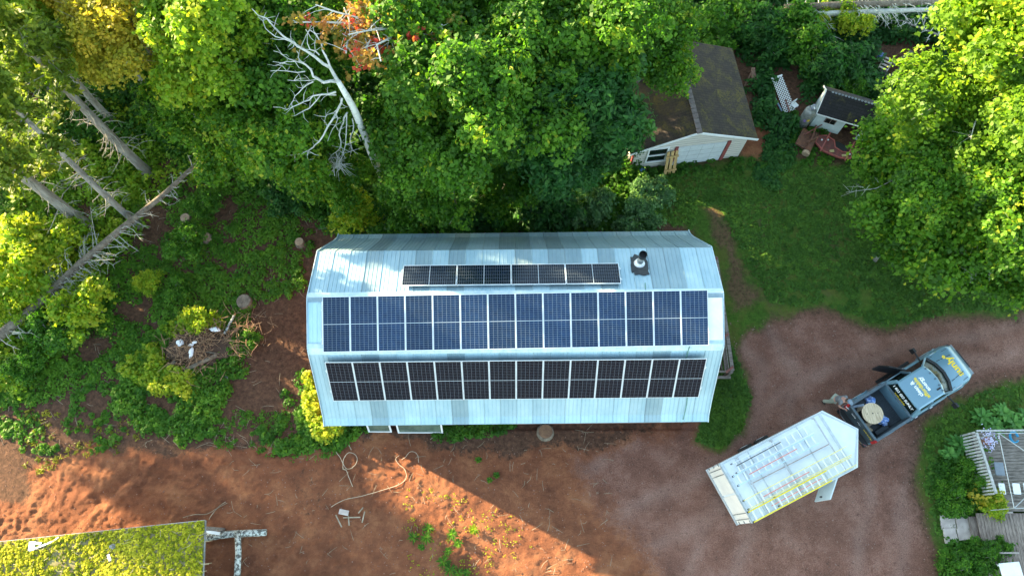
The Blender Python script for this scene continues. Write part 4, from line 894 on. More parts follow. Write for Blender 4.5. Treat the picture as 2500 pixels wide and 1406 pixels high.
# lattice panel leaning low over the weeds
l0, l1, l2, l3 = G(1890, 196, 1.0), G(1910, 190, 1.0), G(1945, 268, .3), G(1918, 276, .3)
l0 = G(1884, 192, .9); l1 = G(1909, 184, .9); l3 = G(1915, 276, .25); l2 = G(1942, 268, .25)
lat = thing('lattice_panel', 'white garden lattice panel lying slanted in the weeds', 'lattice', l3)
mb = MB()
def bil(s, t): return l3.lerp(l2, s).lerp(l0.lerp(l1, s), t) - l3
NL = 4; LR = 13
for k in range(-NL, LR):
    for sgn in (1, -1):
        pts = []
        for s_ in (0., 1.):
            t_ = (k + (s_ if sgn > 0 else 1 - s_) * NL) / LR; pts.append((s_, t_))
        (s0, t0), (s1, t1) = pts; lo_, hi_ = 0., 1.
        if t0 == t1: continue
        cl = sorted([((0 - t0) / (t1 - t0)), ((1 - t0) / (t1 - t0))]); a0, a1 = max(0, cl[0]), min(1, cl[1])
        if a1 - a0 < .05: continue
        mb.beam(bil(s0 + (s1 - s0) * a0, t0 + (t1 - t0) * a0) + Vector((0, 0, .006 * sgn)), bil(s0 + (s1 - s0) * a1, t0 + (t1 - t0) * a1) + Vector((0, 0, .006 * sgn)), .028, .008)
mb.build('slats', WHITEP, lat); mb = MB(); mb.beam(bil(-.03, 1.0), bil(1.03, 1.0), .06, .04); mb.build('rail', WHITEP, lat)
a, b2 = G(1890, 236, .35), G(1909, 272, .3); tag(MB().tube([a, b2], .045, 8).build('pipe', mat('grey blue pipe', (.20, .30, .38), None, .5)), 'grey blue plastic pipe lying left of the white lattice', 'pipe')
a, b2 = G(1918, 244, .5), G(1928, 274, .35); tag(MB().beam(a, b2, .06, .05).build('plank', BARNRED), 'narrow reddish plank lying on the white lattice', 'plank')
t = thing('chair', 'white plastic chair tipped over at the lower end of the lattice', 'chair', G(1938, 262, .2), .6); mb = MB(); mb.box((0, 0, .18), (.30, .26, .03)); mb.build('seat', WHITEP, t); MB().box((.02, .15, .32), (.28, .03, .28)).build('backrest', WHITEP, t)
for x in (-.13, .13):
    for y in (-.11, .11): MB().box((x, y, .08), (.03, .03, .17)).build('leg', WHITEP, t)
# wooden A-frame sawhorse at the garage's right wall
c = G(1830, 200, 0); t = thing('sawhorse', 'old brown wooden A-frame standing beside the garage right wall', 'trestle', (c.x, c.y, 0), .1)
for a_, b_ in (((-.38, -.3, .05), (.02, .25, .75)), ((.40, -.25, .05), (.02, .25, .75)), ((.02, .55, .05), (.02, .25, .75))): MB().beam(a_, b_, .08, .05).build('leg', mat('old brown wood', (.22, .13, .09), (.12, .07, .05), .9), t)
MB().beam((-.40, -.28, .12), (.42, -.24, .12), .07, .05).build('crossbar', MATS['old brown wood'], t); MB().beam((.0, -.2, .55), (.03, .35, .75), .20, .04).build('board', MATS['old brown wood'], t)
# rusty tiller / seed drum
c = G(1966, 358, 0); t = thing('tiller', 'rusty brown tractor tiller with a drum end lying in front of the small shed', 'farm machine', (c.x, c.y, 0), R(60))
MB().box((.15, .28, .32), (1.05, .55, .10), M=Matrix.Rotation(R(12), 3, 'X')).build('cover_plate', RUST, t); MB().tube([(-.45, -.15, .25), (.75, -.15, .30)], .17, 14).build('drum', RUST, t, True)
MB().tube([(-.62, -.15, .24), (-.46, -.15, .25)], .19, 14).build('wood_plug', STUMPW, t)
mb = MB(); mb.beam((.1, -.1, .5), (1.0, .05, .62), .06, .05); mb.build('drawbar', RUST, t); mb = MB(); mb.beam((.3, .35, .45), (1.15, -.2, .66), .05, .05); mb.build('brace', REDM, t); MB().beam((-.1, .1, .5), (.5, -.35, .55), .07, .04).build('brace', RUST, t)
for x in (-.2, .1, .4, .7): MB().beam((x, -.35, .1), (x + .03, .0, .4), .05, .03).build('tine', RUST, t)
# red mower deck
c = G(2026, 365, 0); t = thing('mower_deck', 'faded red tractor mower deck with bent frame lying before the small shed', 'farm machine', (c.x, c.y, 0), R(-24))
prf = [(-.85, .30), (-.45, .50), (.0, .38), (.15, .0), (.55, -.12), (1.05, .02), (1.05, -.30), (.55, -.50), (-.35, -.45), (-.85, -.12)]
MB().prism(prf, .16, .30).build('deck', REDM, t, bevel=.02); mb = MB(); mb.prism([(-.1, .30), (.25, .05), (.75, .02), (.75, .34), (.2, .45)], .18, .24); mb.build('belt_cover', BLACK, t)
prr = prf + [prf[0]]; mb = MB()
for a_, b_ in zip(prr[:-1], prr[1:]): mb.beam((a_[0], a_[1], .30), (b_[0], b_[1], .30), .045, .09)
mb.build('rim_frame', mat('red frame', (.42, .10, .08), (.22, .07, .055), .6), t)
for x, y in ((-.45, .0), (.85, -.15)): MB().beam((x - .05, -.6, .40), (x + .1, .62, .46), .06, .07).build('cross_member', MATS['red frame'], t)
for x, y in ((-.6, .15), (-.3, .28), (.95, -.1)): MB().disc((x, y, .30), .045, .03, 10).build('hub_cap', WHITEP, t)
for x, y in ((.05, -.3), (.7, -.3)): MB().box((x, y, .33), (.22, .12, .05), rz=.5).build('wood_block', mat('yellowed wood', (.45, .38, .16), None, .8), t)
# old pallet, blue crate and dark boards in the bushes
c = G(2166, 152, .8); t = thing('pallet', 'grey weathered pallet lying on dark boards among the bushes', 'pallet', (c.x, c.y, .55), R(58)); PGW = mat('grey pallet wood', (.42, .38, .34), (.26, .23, .20), .9, 0, 5)
for k in range(4): MB().box((-.36 + k * .24, 0, .12), (.11, .50, .025)).build('board', PGW, t)
for y in (-.24, .24): MB().box((0, y, .06), (.86, .04, .09)).build('stringer', PGW, t)
c = G(2150, 137, .6); MBx = MB().box((0, 0, 0), (.36, .2, .2), tx=.01); o = MBx.build('crate', mat('dark blue crate', (.10, .17, .42), (.07, .11, .3), .6), bevel=.01); o.location = (c.x, c.y, .62); o.rotation_euler = (0, 0, R(40)); tag(o, 'small blue crate left of the pallet in the bushes', 'crate')
for i, (pa, pb, lab) in enumerate((((2150, 205), (2240, 140), 'long dark board under the pallet running up right'), ((2165, 195), (2230, 190), 'dark board lying flat below the pallet'), ((2150, 170), (2200, 215), 'dark grey board crossing below the pallet'), ((2180, 160), (2228, 126), 'dark board right of the pallet towards the fallen trunk'))):
    tag(MB().beam(G(*pa, .35 + i * .05), G(*pb, .45 + i * .05), .22, .04).build('board', mat('dark old board', (.11, .09, .085), (.06, .05, .05), .9)), lab, 'board', 'dark boards in the bushes')
# concrete scrap on lawn under right tree
tag(blob('stone', (0, 0, 0), (.34, .12, .10), PAVER, None, 4, .3), 'flat pale stone on the lawn under the right tree edge', 'stone').location = G(2226, 636, .05)

# ================================================================== DECK CORNER
dk = thing('deck', 'weathered timber deck in the lower right corner with boards running across', 'deck', G(2440, 1250, .55))
def D(x, y, z): return Vector((x, y, z)) - dk.location
x0_ = 20.45
mb = MB(); k = 0; yy = 1.62
while yy < 4.9: mb.box(D(x0_ + 2.6, yy + .065, .58 + (k % 3) * .002), (5.2, .125, .035)); yy += .14; k += 1
mb.build('upper_boards', OLDWOOD, dk); MB().box(D(x0_ + 2.6, 3.25, .45), (5.1, 3.2, .2)).build('joists', mat('dark joist', (.05, .045, .04), None, .9), dk)
mb = MB(); k = 0; xx = 19.95
while xx < 25.6: mb.box(D(xx + .065, -.9, .44 + (k % 3) * .002), (.125, 4.9, .035)); xx += .14; k += 1
mb.build('lower_boards', OLDWOODY, dk); MB().box(D(22.8, -.9, .3), (5.5, 4.8, .2)).build('joists', MATS['dark joist'], dk)
MB().box(D(19.88, .92, .25), (.36, 1.0, .05)).build('step', OLDWOODY, dk)
for y in (1.57,): MB().box(D(20.9, y, .66), (1.0, .07, .06)).build('edge_rail', PGW, dk)
MB().box(D(20.9, -.05, .62), (.8, .07, .06)).build('edge_rail', PGW, dk)
# white picket railing along the deck's left edge
pk = thing('picket_fence', 'peeling white picket railing along the deck left edge grown with vines', 'fence', (20.25, 4.8, .3))
PKW = mat('peeling white wood', (.52, .54, .52), (.28, .28, .26), .85, 0, 9); ra, rb_ = Vector((20.15, 4.85, 1.38)), Vector((20.42, 2.3, 1.38))
MB().beam(ra - pk.location, rb_ - pk.location, .10, .05).build('top_rail', PKW, pk)
for k in range(20):
    p = ra.lerp(rb_, k / 19.); MB().box(p - pk.location + Vector((-.09, 0, -.52)), (.022, .075, 1.08)).build('picket', PKW, pk)
MB().beam(Vector((20.15, 4.92, 1.38)) - pk.location, Vector((22.6, 4.95, 1.38)) - pk.location, .07, .05).build('top_rail', PKW, pk)
# gazebo frame, furniture
gz_ = thing('gazebo_frame', 'bare thin metal canopy frame standing over the upper deck', 'canopy frame', G(2440, 1150, .6)); WM = mat('pale metal tube', (.48, .52, .52), None, .5, .3)
def gp(px, py, z): return G(px, py, z) - gz_.location
mb = MB()
for a_, b_ in (((2438, 1057), (2476, 1240)), ((2438, 1057), (2600, 1055)), ((2438, 1057), (2560, 1140)), ((2476, 1240), (2560, 1160)), ((2476, 1240), (2600, 1240))): MB().tube([gp(*a_, 2.5), gp(*b_, 2.5)], .018, 6).build('tube', WM, gz_)
for a_ in ((2438, 1057), (2476, 1240)): p = gp(*a_, 2.5); MB().tube([p, Vector((p.x, p.y, 0))], .018, 6).build('leg', WM, gz_)
def low_table(name, lab, cat, p1, p2, z, m_, grp=None):
    a_, b_ = G(*p1, z), G(*p2, z); c = (a_ + b_) / 2; wx_, wy_ = abs(b_.x - a_.x), abs(b_.y - a_.y); t = thing(name, lab, cat, (c.x, c.y, .6), R(-3), grp)
    MB().box((0, 0, z - .6), (wx_, wy_, .04)).build('top', m_, t, bevel=.01)
    for sx in (-1, 1):
        for sy in (-1, 1): MB().box((sx * (wx_ / 2 - .05), sy * (wy_ / 2 - .05), (z - .6) / 2), (.04, .04, z - .62)).build('leg', WM, t)
low_table('side_table', 'grey square side table on the upper deck under the frame', 'table', (2425, 1128), (2455, 1160), 1.0, mat('grey tinted top', (.20, .24, .27), (.16, .19, .22), .3))
low_table('side_table', 'small white table nearest the vine at the deck edge', 'table', (2436, 1179), (2457, 1206), .95, WHITEP, 'white tables on the deck'); low_table('side_table', 'white table in the middle, right of the small white table', 'table', (2470, 1179), (2494, 1206), .95, WHITEP, 'white tables on the deck'); low_table('side_table', 'white table cut off by the right picture edge', 'table', (2497, 1179), (2520, 1206), .95, WHITEP, 'white tables on the deck')
t = thing('bench', 'white painted bench at the lower deck edge by the bottom shrubs', 'bench', G(2448, 1392, .45), R(5)); MB().box((0, -.05, .55), (.86, .75, .05)).build('seat', WHITEP, t, bevel=.01)
for sx in (-1, 1):
    for sy in (-1, 1): MB().box((sx * .36, -.05 + sy * .3, .27), (.06, .06, .52)).build('leg', WHITEP, t)
mb = MB(); c = G(2477, 1066, .75)
for k in range(3): mb.tube([(c.x + .17 * math.cos(i * .4), c.y + .24 * math.sin(i * .4), .66 + k * .05) for i in range(15)], .022, 6)
o = mb.build('garden_hose', mat('bright blue hose', (.03, .34, .62), None, .4)); tag(o, 'bright blue coiled hose on the upper deck edge', 'hose')
mb = MB(); c = G(2445, 1066, .75)
for k in range(2): mb.tube([(c.x + .20 * math.cos(i * .35), c.y + .2 * math.sin(i * .35), .66 + k * .04) for i in range(14)], .016, 6)
tag(mb.build('garden_hose', mat('green hose', (.12, .30, .10), None, .5)), 'green coiled hose left of the blue hose', 'hose')
t = thing('flower_pot', 'pot of small lilac white flowers at the picket railing corner', 'flower pot', G(2402, 1078, .7)); MB().tube([(0, 0, 0), (0, 0, .28)], [.13, .18], 14).build('pot', mat('clay pot', (.35, .16, .10), None, .8), t)
rg = np.random.default_rng(8); N = 160; c_ = rg.normal(size=(N, 3)) * np.array([.16, .22, .06]) + np.array([0, 0, .42]); m2 = leaf_mesh('flowers', c_, rg.normal(size=(N, 3)) * .4 + [0, 0, 1], np.full(N, .06), rg.random(N), mat('lilac petals', (.72, .72, .88), (.5, .5, .8), .8), 1.1, 8); stuff(link('flowers', m2, t))
for i, (px, py, sx_, sy_, lab) in enumerate(((2313, 1274, .64, .62, 'far left square paver with a grassy corner'), (2348, 1272, .58, .64, 'far right square paver beside the deck step'), (2318, 1307, .56, .62, 'near left square paver at the lawn edge'), (2352, 1303, .62, .50, 'near right square paver partly under the shrub'))):
    rg_ = random.Random(i); p = G(px, py, .04); o = MB().prism([(-sx_ / 2, -sy_ / 2), (sx_ / 2, -sy_ / 2 + .03), (sx_ / 2 - .02, sy_ / 2), (-sx_ / 2 + .02, sy_ / 2 - .02)], -.03, .05).build('paver', PAVER); o.location = (p.x, p.y, gz(p.x, p.y) + .04); o.rotation_euler = (0, 0, R(-3 + 2 * i)); tag(o, lab, 'paver', 'concrete pavers before the deck step')

# ================================================================== MOSSY SHED ROOF, LOGS
A_, B2 = G(2, 1322, 2.7), G(500, 1270, 2.7); uu = (B2 - A_).normalized(); ms_a = math.atan2(uu.y, uu.x)
sh2 = thing('mossy_shed', 'low shed in the lower left corner whose flat roof is covered in yellow moss', 'shed', (B2.x, B2.y, 0), ms_a)
RL, RD = 8.6, 6.0; slope = R(-4)
MB().box((-RL / 2, -RD / 2, 2.66), (RL, RD, .05)).build('roof', mat('mossy roof felt', (.26, .24, .09), (.15, .12, .07), .95, 0, 3), sh2)
MB().box((-RL / 2 - .8, -RD / 2 - .05, 1.3), (RL - 2.1, RD - .5, 2.6)).build('wall', OLDWOOD, sh2)
MB().box((-.25, -.25, 1.3), (.14, .14, 2.6)).build('post', OLDWOOD, sh2)
mb = MB(); mb.box((-RL / 2, .02, 2.66), (RL, .02, .06)); mb.build('edge_trim', PKW, sh2); MB().box((.03, -RD / 2, 2.66), (.03, RD, .09)).build('edge_trim', GREYM, sh2)
rg = np.random.default_rng(12); N = 9000
cx_ = -rg.random(N) * (RL - .05) - .02; cy_ = -rg.random(N) * (RD - .05) - .02; dn = fbm(cx_ * .9 + 30, cy_ * .9 + 30, 4, 77)
keep = rg.random(N) < np.clip((dn - .38) * 4 + .75 + (cx_ > -.7) * .4 + (cx_ > -3.4) * .2, .04, 1); cx_, cy_, dn = cx_[keep], cy_[keep], dn[keep]; N = len(cx_); rr = .025 + .10 * rg.random(N) ** 2.2; K = 20
th = rg.uniform(0, 6.28, (N, K)); q = np.sqrt(rg.random((N, K))); el_ = rg.uniform(.6, 1.7, (N, 1)); ph = rg.uniform(0, 3.14, (N, 1))
lx = rr[:, None] * q * np.cos(th) * el_; ly = rr[:, None] * q * np.sin(th); x = cx_[:, None] + lx * np.cos(ph) - ly * np.sin(ph); y = cy_[:, None] + lx * np.sin(ph) + ly * np.cos(ph); z = 2.69 + rr[:, None] * .7 * (1 - q ** 2)
tv = np.clip(.45 + rg.normal(size=(N, 1)) * .2 + (dn[:, None] - .5) * 1.2 + rg.normal(size=(N, K)) * .1, 0, 1); nr = np.stack([np.cos(th) * q, np.sin(th) * q, np.ones_like(q)], -1) + rg.normal(size=(N, K, 3)) * .25
ok = ((x < 0) & (x > -RL) & (y < 0) & (y > -RD)).ravel(); stuff(link('moss', leaf_mesh('moss', np.stack([x, y, z], -1).reshape(-1, 3)[ok], nr.reshape(-1, 3)[ok], np.repeat(.02 + rr * .42, K)[ok], tv.ravel()[ok], MOSSM, 1.2, 5), sh2))
rgp = random.Random(5); mb = MB()
for i in range(90):
    x = -RL * rgp.random() * .95 - .1; y = -rgp.random() * 2.6 - .1; a_ = rgp.uniform(-1, 1) * 1.2; L = rgp.uniform(.15, .6); mb.tube([(x, y, 2.71), (x + L * .5 * math.cos(a_), y + L * .5 * math.sin(a_), 2.75), (x + L * math.cos(a_ + .3), y + L * math.sin(a_ + .3), 2.71)], .007, 4)
rt_ = mb.build('roof_twigs', mat('straw twig', (.55, .48, .30), None, .9)); rt_.matrix_world = sh2.matrix_basis.copy(); stuff(tag(rt_, 'dry twigs scattered over the mossy shed roof', 'twigs'))
M2 = sh2.matrix_basis
t = thing('broken_board', 'white broken board frame hanging over the mossy roof edge', 'board', M2 @ Vector((-6.3, -.25, 2.72)), ms_a); MB().beam((-.5, -.2, 0), (.35, .05, .03), .07, .05).build('plank', WHITEP, t); MB().beam((-.5, .1, 0), (-.05, .02, .04), .10, .04).build('plank', WHITEP, t); MB().box((-.42, -.03, .03), (.24, .34, .03)).build('plate', WHITEP, t); MB().beam((.35, .03, .02), (.60, .20, .04), .05, .03).build('plank', WHITEP, t)
t = thing('roof_vent', 'small grey metal vent on a bare patch of the mossy roof', 'vent', M2 @ Vector((-3.55, -.62, 2.69)), ms_a); MB().disc((0, 0, 0), .10, .06, 12).build('base', GREYM, t); MB().tube([(0, 0, .05), (0, 0, .22)], .06, 12).build('pipe', GREYM, t)
tag(MB().box(M2 @ Vector((-3.65, -1.02, 2.74)), (.10, .26, .05), rz=.5).build('scrap', WHITEP), 'white scrap below the vent on the mossy roof', 'scrap')
LICH = mat('lichen covered bark', (.56, .60, .56), (.10, .10, .09), .9, 0, 9, None, .9, .04, .3, None, .44, .56)
def log(pts, r, lab, m_, z=None): 
    mb = MB(); mb.tube(pts, r, 12); o = mb.build('log', m_, None, True); return tag(o, lab, 'log')
g_ = lambda px, py, z: G(px, py, z)
log([g_(494, 1312, .22), g_(560, 1303, .24), g_(650, 1299, .22)], [.16, .15, .14], 'lichen grey log lying level with the mossy roof corner', LICH)
log([g_(580, 1297, .46), g_(582, 1350, .40), g_(578, 1420, .3), g_(576, 1500, .25)], [.13, .13, .14, .14], 'lichen speckled log lying across, running to the bottom edge', LICH)
tag(MB().beam(g_(502, 1296, .5), g_(536, 1302, .5), .13, .04).build('plank', WHITEP), 'short white plank between the mossy roof and the grey log', 'plank')

# ================================================================== CONIFERS with bare lower trunks
def conifer(label, px, py, height, r0, seed, fol0, dens=1., lean=(0, 0), blen=2.2, m_=SPRUCE, dead0=.12, group=None, size=.13):
    p = GG(px, py); rng = random.Random(seed); rg = np.random.default_rng(seed)
    t = thing('spruce_tree', label, 'tree', (p.x, p.y, p.z), 0, group)
    mb = MB(); K = 14; pts = []; rad = []
    for i in range(K + 1):
        f_ = i / K; pts.append(Vector((lean[0] * f_ * f_ + .10 * math.sin(f_ * 5 + seed), lean[1] * f_ * f_ + .08 * math.cos(f_ * 6 + seed), height * f_ - (.2 if i == 0 else 0)))); rad.append(r0 * (1.35 if i == 0 else 1 - .82 * f_) + .015)
    mb.tube(pts, rad, 10); mb.build('trunk', BARK, t, True)
    def at_(z): f_ = z / height * K; i = min(K - 1, int(f_)); return pts[i].lerp(pts[i + 1], f_ - i)
    mb = MB(); C = []; NN = []; S = []; T_ = []
    z = height * dead0
    while z < height * .97:
        fol = z > height * fol0 or (z > height * (fol0 - .15) and rng.random() < .4)
        n = rng.choice((3, 4, 5)) if fol else rng.choice((2, 3, 4))
        for k in range(n):
            a_ = rng.uniform(0, 6.28); L = blen * (1.05 - z / height) ** .7 * rng.uniform(.55, 1.15) * (1 if fol else .62)
            b0 = at_(z); d = Vector((math.cos(a_), math.sin(a_), 0)); sd = Vector((-d.y, d.x, 0))
            q = [b0 + d * L * s_ + Vector((0, 0, L * (.12 * s_ - .38 * s_ * s_))) + sd * L * .12 * math.sin(s_ * 3) for s_ in (0, .35, .7, 1.)]
            mb.tube(q, [.030, .022, .014, .005], 4, cap=False)
            for w_ in range(3 if not fol else 4):    # side twigs
                s_ = rng.uniform(.25, .95); bb = q[0].lerp(q[-1], s_); bb.z = b0.z + L * (.12 * s_ - .38 * s_ * s_); e = bb + (d * .5 + sd * rng.choice((-1, 1)) * rng.uniform(.5, 1)) * L * .30 + Vector((0, 0, rng.uniform(-.25, .05))); mb.tube([bb, bb.lerp(e, .5) + Vector((0, 0, .03)), e], [.010, .007, .003], 3, cap=False)
                if fol:
                    m = int(20 * dens); tt = rg.random((m, 1)); base = np.array(bb) + (np.array(e) - np.array(bb)) * tt
                    C.append(base + rg.normal(size=(m, 3)) * .10); NN.append(rg.normal(size=(m, 3)) * .5 + [0, 0, 1]); S.append(size * rg.uniform(.6, 1.2, m)); T_.append(.45 + rg.normal() * .15 + rg.normal(size=m) * .1)
            if fol:
                m = int(34 * dens); tt = rg.random((m, 1)) * .9 + .1; x = tt * L
                pos = np.array(b0) + np.array(d) * x + np.array(sd) * rg.normal(size=(m, 1)) * .13 * L * (1.1 - tt) ; pos[:, 2] += (L * (.12 * tt - .38 * tt ** 2))[:, 0] + rg.normal(size=m) * .05
                C.append(pos); NN.append(rg.normal(size=(m, 3)) * .5 + [0, 0, 1]); S.append(size * rg.uniform(.6, 1.2, m)); T_.append(.45 + rg.normal() * .15 + rg.normal(size=m) * .1)
        z += rng.uniform(.28, .5)
    mb.build('branches', GREYTW, t)
    m2 = leaf_mesh('crown', np.concatenate(C), np.concatenate(NN), np.concatenate(S), np.concatenate(T_), m_, 2.4, seed); link('crown', m2, t); return t
conifer('tall spruce with bare grey trunk, right of the three leaning trunks', 362, 424, 17, .23, 21, .62, 1.2, (0, .3))
conifer('thinner spruce whose bare trunk meets the long fallen trunk', 345, 550, 15, .15, 22, .62, 1.0, (.3, 0), 1.8)
conifer('thick leaning spruce trunk nearest the left picture edge', 224, 556, 15, .27, 23, .46, 1.2, (-.5, -.6), 2.4)
conifer('spruce in the top left corner with yellow lit tips', 150, 250, 15, .22, 26, .25, 1.2, (0, 0), 2.6)
conifer('slender spruce left of the golden birch', 290, 215, 14, .16, 28, .3, 1.0, (0, 0), 2.0)
tree('gold', 330, 70, 1.0, 'golden leaved birch at the top left with bright yellow crown', name='birch_tree')
tree('gold', 210, 20, .9, 'yellow birch cut by the top edge left of the golden birch', name='birch_tree')
tree('yellow', 60, 60, 1.0, 'yellow green leafy tree in the very top left corner')
# broadleaf trees of the wood
tree('yellow', 520, 110, 1.05, 'light green maple right of the golden birch')
tree('mapleB', 480, 240, .75, 'green maple between the bare spruce and the dead white tree')
tree('mapleA', 690, 90, .95, 'green maple behind the dead white tree top')
tree('mapleB', 700, 330, .85, 'low green maple behind the dead white tree branches')
tree('small', 560, 370, .9, 'small dark maple at the wood edge above the clearing')
tree('small', 800, 430, .85, 'small maple left of the dead white tree foot')
tree('mapleA', 1090, 190, 1.0, 'big green maple directly right of the dead white tree')
tree('mapleA', 1000, -60, 1.0, 'green maple cut by the top edge behind the red leaved tree')
tree('mapleB', 1290, 70, 1.1, 'green maple at the top middle of the wood')
tree('mapleA', 1450, 50, 1.0, 'green maple at the top right end of the wood', rz=2)
tree('mapleB', 1580, 110, .8, 'maple hanging its boughs over the garage roof')
tree('mapleA', 1220, 250, .95, 'big maple in the middle of the wood behind the barn', rz=4)
tree('ash', 1385, 265, 1.0, 'bluish green ash tree left of the garage')
tree('ash', 1375, 385, .72, 'smaller ash tree between the barn and the big ash', name='ash_tree')
tree('mapleB', 1090, 390, .78, 'maple at the wood edge behind the barn middle', rz=1)
tree('small', 1230, 430, .85, 'small tree close behind the barn back eave')
tree('small', 1010, 470, .9, 'small tree right of the dead white tree foot')
tree('ash', 1475, 325, .5, 'young ash overhanging the garage left roof corner', name='ash_tree')
# beyond the frame but throwing the shade the photo shows
for i, (x, y, k, s) in enumerate(((-33, 14.4, 'mapleB', .42), (-50, 21.6, 'high', 1.), (-31, 20.8, 'small', 1.1), (-30, 24, 'small', 1.15), (-31, 27.5, 'small', 1.2), (-33, 31, 'small', 1.2), (-27.5, 22.5, 'small', .9), (-36, 23, 'small', 1.2), (-14, 35, 'mapleA', 1.), (-4, 36, 'mapleA', 1.), (6, 36, 'mapleA', 1.), (14, 38, 'mapleA', 1.))):
    tree(k, i * 31, i * 17, s, 'maple standing outside the picture beyond the wood edge', at=(x, y, 0), group='maples outside the picture')
# right side
tree('bigright', 2480, 260, 1.0, 'large light green maple with sunlit yellow top on the right edge', rz=.6)
tree('yellow', 2480, 80, 1.15, 'yellow lit maple in the top right corner', rz=2.5)  # yellow leaf kind puts the sunlit look into the crown colour
tree('mapleB', 2330, 430, .85, 'green maple behind the machines whose boughs hang towards the small shed')
tree('mapleB', 2490, 520, .9, 'green maple cut by the right picture edge above the lawn', rz=3)
tree('small', 2190, 420, 1.05, 'outermost bough clump reaching left over the lawn below the small shed')
tree('small', 2230, 560, 1.1, 'low green maple over the lawn above the pale stone')
tree('small', 2350, 590, 1.2, 'low drooping maple in the middle of the right lawn edge', rz=2)
tree('small', 2470, 630, 1.1, 'lowest drooping maple touching the right picture edge', rz=4)
tree('small', 2200, 330, .8, 'young tree right of the small shed roof')

# ---- dead white tree, traced: base (948, 468)
def zup(px, py, x0, y0):
    return min(np.arange(0, 22, .1), key=lambda z: (G(px, py, z).xy - Vector((x0, y0))).length)
dt = thing('dead_tree', 'bare white dead tree with many crooked branches standing before the maples', 'tree', GG(948, 468)); DO = dt.location.copy()
def dp(px, py, z): return G(px, py, z) - DO
trk = [(948, 474, -.1), (938, 440, .9), (920, 405, 2.3), (905, 370, 4.), (888, 325, 5.4), (872, 285, 6.9), (862, 262, 7.6), (845, 232, 8.4), (826, 200, 9.2)]
mb = MB(); mb.tube([dp(*p) for p in trk], [.21, .19, .175, .17, .16, .155, .145, .13, .10], 10); mb.build('trunk', mat('white birch bark', (.70, .72, .68), (.36, .38, .36), .85, 0, 5, None, .5, .03, .5, None, .3, .5), dt, True)
BR = [([(826, 200), (806, 165), (770, 140), (735, 118), (690, 88), (650, 45), (615, 22)], 9.2, 10.6, .075), ([(735, 118), (720, 105), (672, 90), (648, 70), (630, 42)], 10.0, 10.6, .035), ([(806, 165), (788, 125), (780, 100), (757, 75)], 9.6, 10.6, .045), ([(780, 135), (757, 122), (750, 90), (746, 72)], 9.7, 10.5, .03),
      ([(828, 200), (790, 202), (765, 188), (748, 160), (728, 142), (724, 125)], 9.0, 9.8, .07), ([(748, 160), (720, 150), (690, 135), (668, 125)], 9.3, 9.6, .025), ([(745, 175), (700, 174), (660, 174)], 9.2, 9.4, .028), ([(735, 152), (700, 151), (666, 151)], 9.3, 9.5, .02), ([(770, 195), (735, 197), (702, 196)], 9., 9., .02),
      ([(820, 225), (780, 232), (755, 245), (730, 255), (700, 268), (667, 262)], 8.6, 8.2, .04), ([(765, 200), (740, 215), (720, 235), (705, 262)], 8.8, 8.3, .03), ([(820, 232), (785, 230), (755, 265), (720, 283), (685, 298)], 8.4, 7.8, .035),
      ([(835, 240), (826, 265), (810, 295), (790, 330), (768, 355), (752, 368), (720, 378), (690, 385)], 8.2, 6.2, .05), ([(752, 368), (752, 390), (740, 410), (712, 427)], 6.4, 5.6, .022), ([(826, 265), (800, 280), (792, 300)], 8., 7.3, .02), ([(818, 280), (824, 292), (812, 315), (800, 345)], 7.6, 6.6, .02),
      ([(848, 275), (838, 300), (828, 330), (832, 360), (820, 372), (822, 400), (817, 430)], 7.2, 4.2, .04), ([(846, 280), (845, 330), (838, 375), (828, 400)], 7.0, 4.8, .03), ([(860, 290), (862, 320), (855, 345), (862, 368), (874, 376)], 6.6, 5., .028)]
rgd = random.Random(8); mb = MB()
for pts_, z0_, z1_, r_ in BR:
    n = len(pts_); P3 = [dp(p[0], p[1], z0_ + (z1_ - z0_) * i / (n - 1)) for i, p in enumerate(pts_)]; 
    fine = [P3[0]]
    for a_, b_ in zip(P3[:-1], P3[1:]): fine += [a_.lerp(b_, .5) + Vector([rgd.uniform(-.07, .07) for _ in range(3)]), b_]
    mb.tube(fine, [max(.012, r_ * (1 - .8 * i / (len(fine) - 1))) for i in range(len(fine))], 6)
    for q in range(int(n * 1.6)):
        i = rgd.randrange(1, len(fine) - 1); d = Vector([rgd.uniform(-1, 1), rgd.uniform(-1, 1), rgd.uniform(-.4, .5)]); d.normalize(); L = rgd.uniform(.2, .6); e = fine[i] + d * L
        mb.tube([fine[i], fine[i].lerp(e, .5) + Vector([rgd.uniform(-.06, .06) for _ in range(3)]), e], [.014, .010, .004], 4)
for q in range(60):
    c_ = dp(825, 405, 4.6); a_ = rgd.uniform(0, 6.28); e = c_ + Vector((math.cos(a_) * rgd.uniform(.3, .9), math.sin(a_) * rgd.uniform(.3, .8), rgd.uniform(-.5, .4))); mb.tube([c_ + Vector((rgd.uniform(-.2, .2), rgd.uniform(-.2, .2), 0)), c_.lerp(e, .6) + Vector((0, 0, .1)), e], [.010, .007, .003], 3)
mb.build('branches', DEADW, dt)
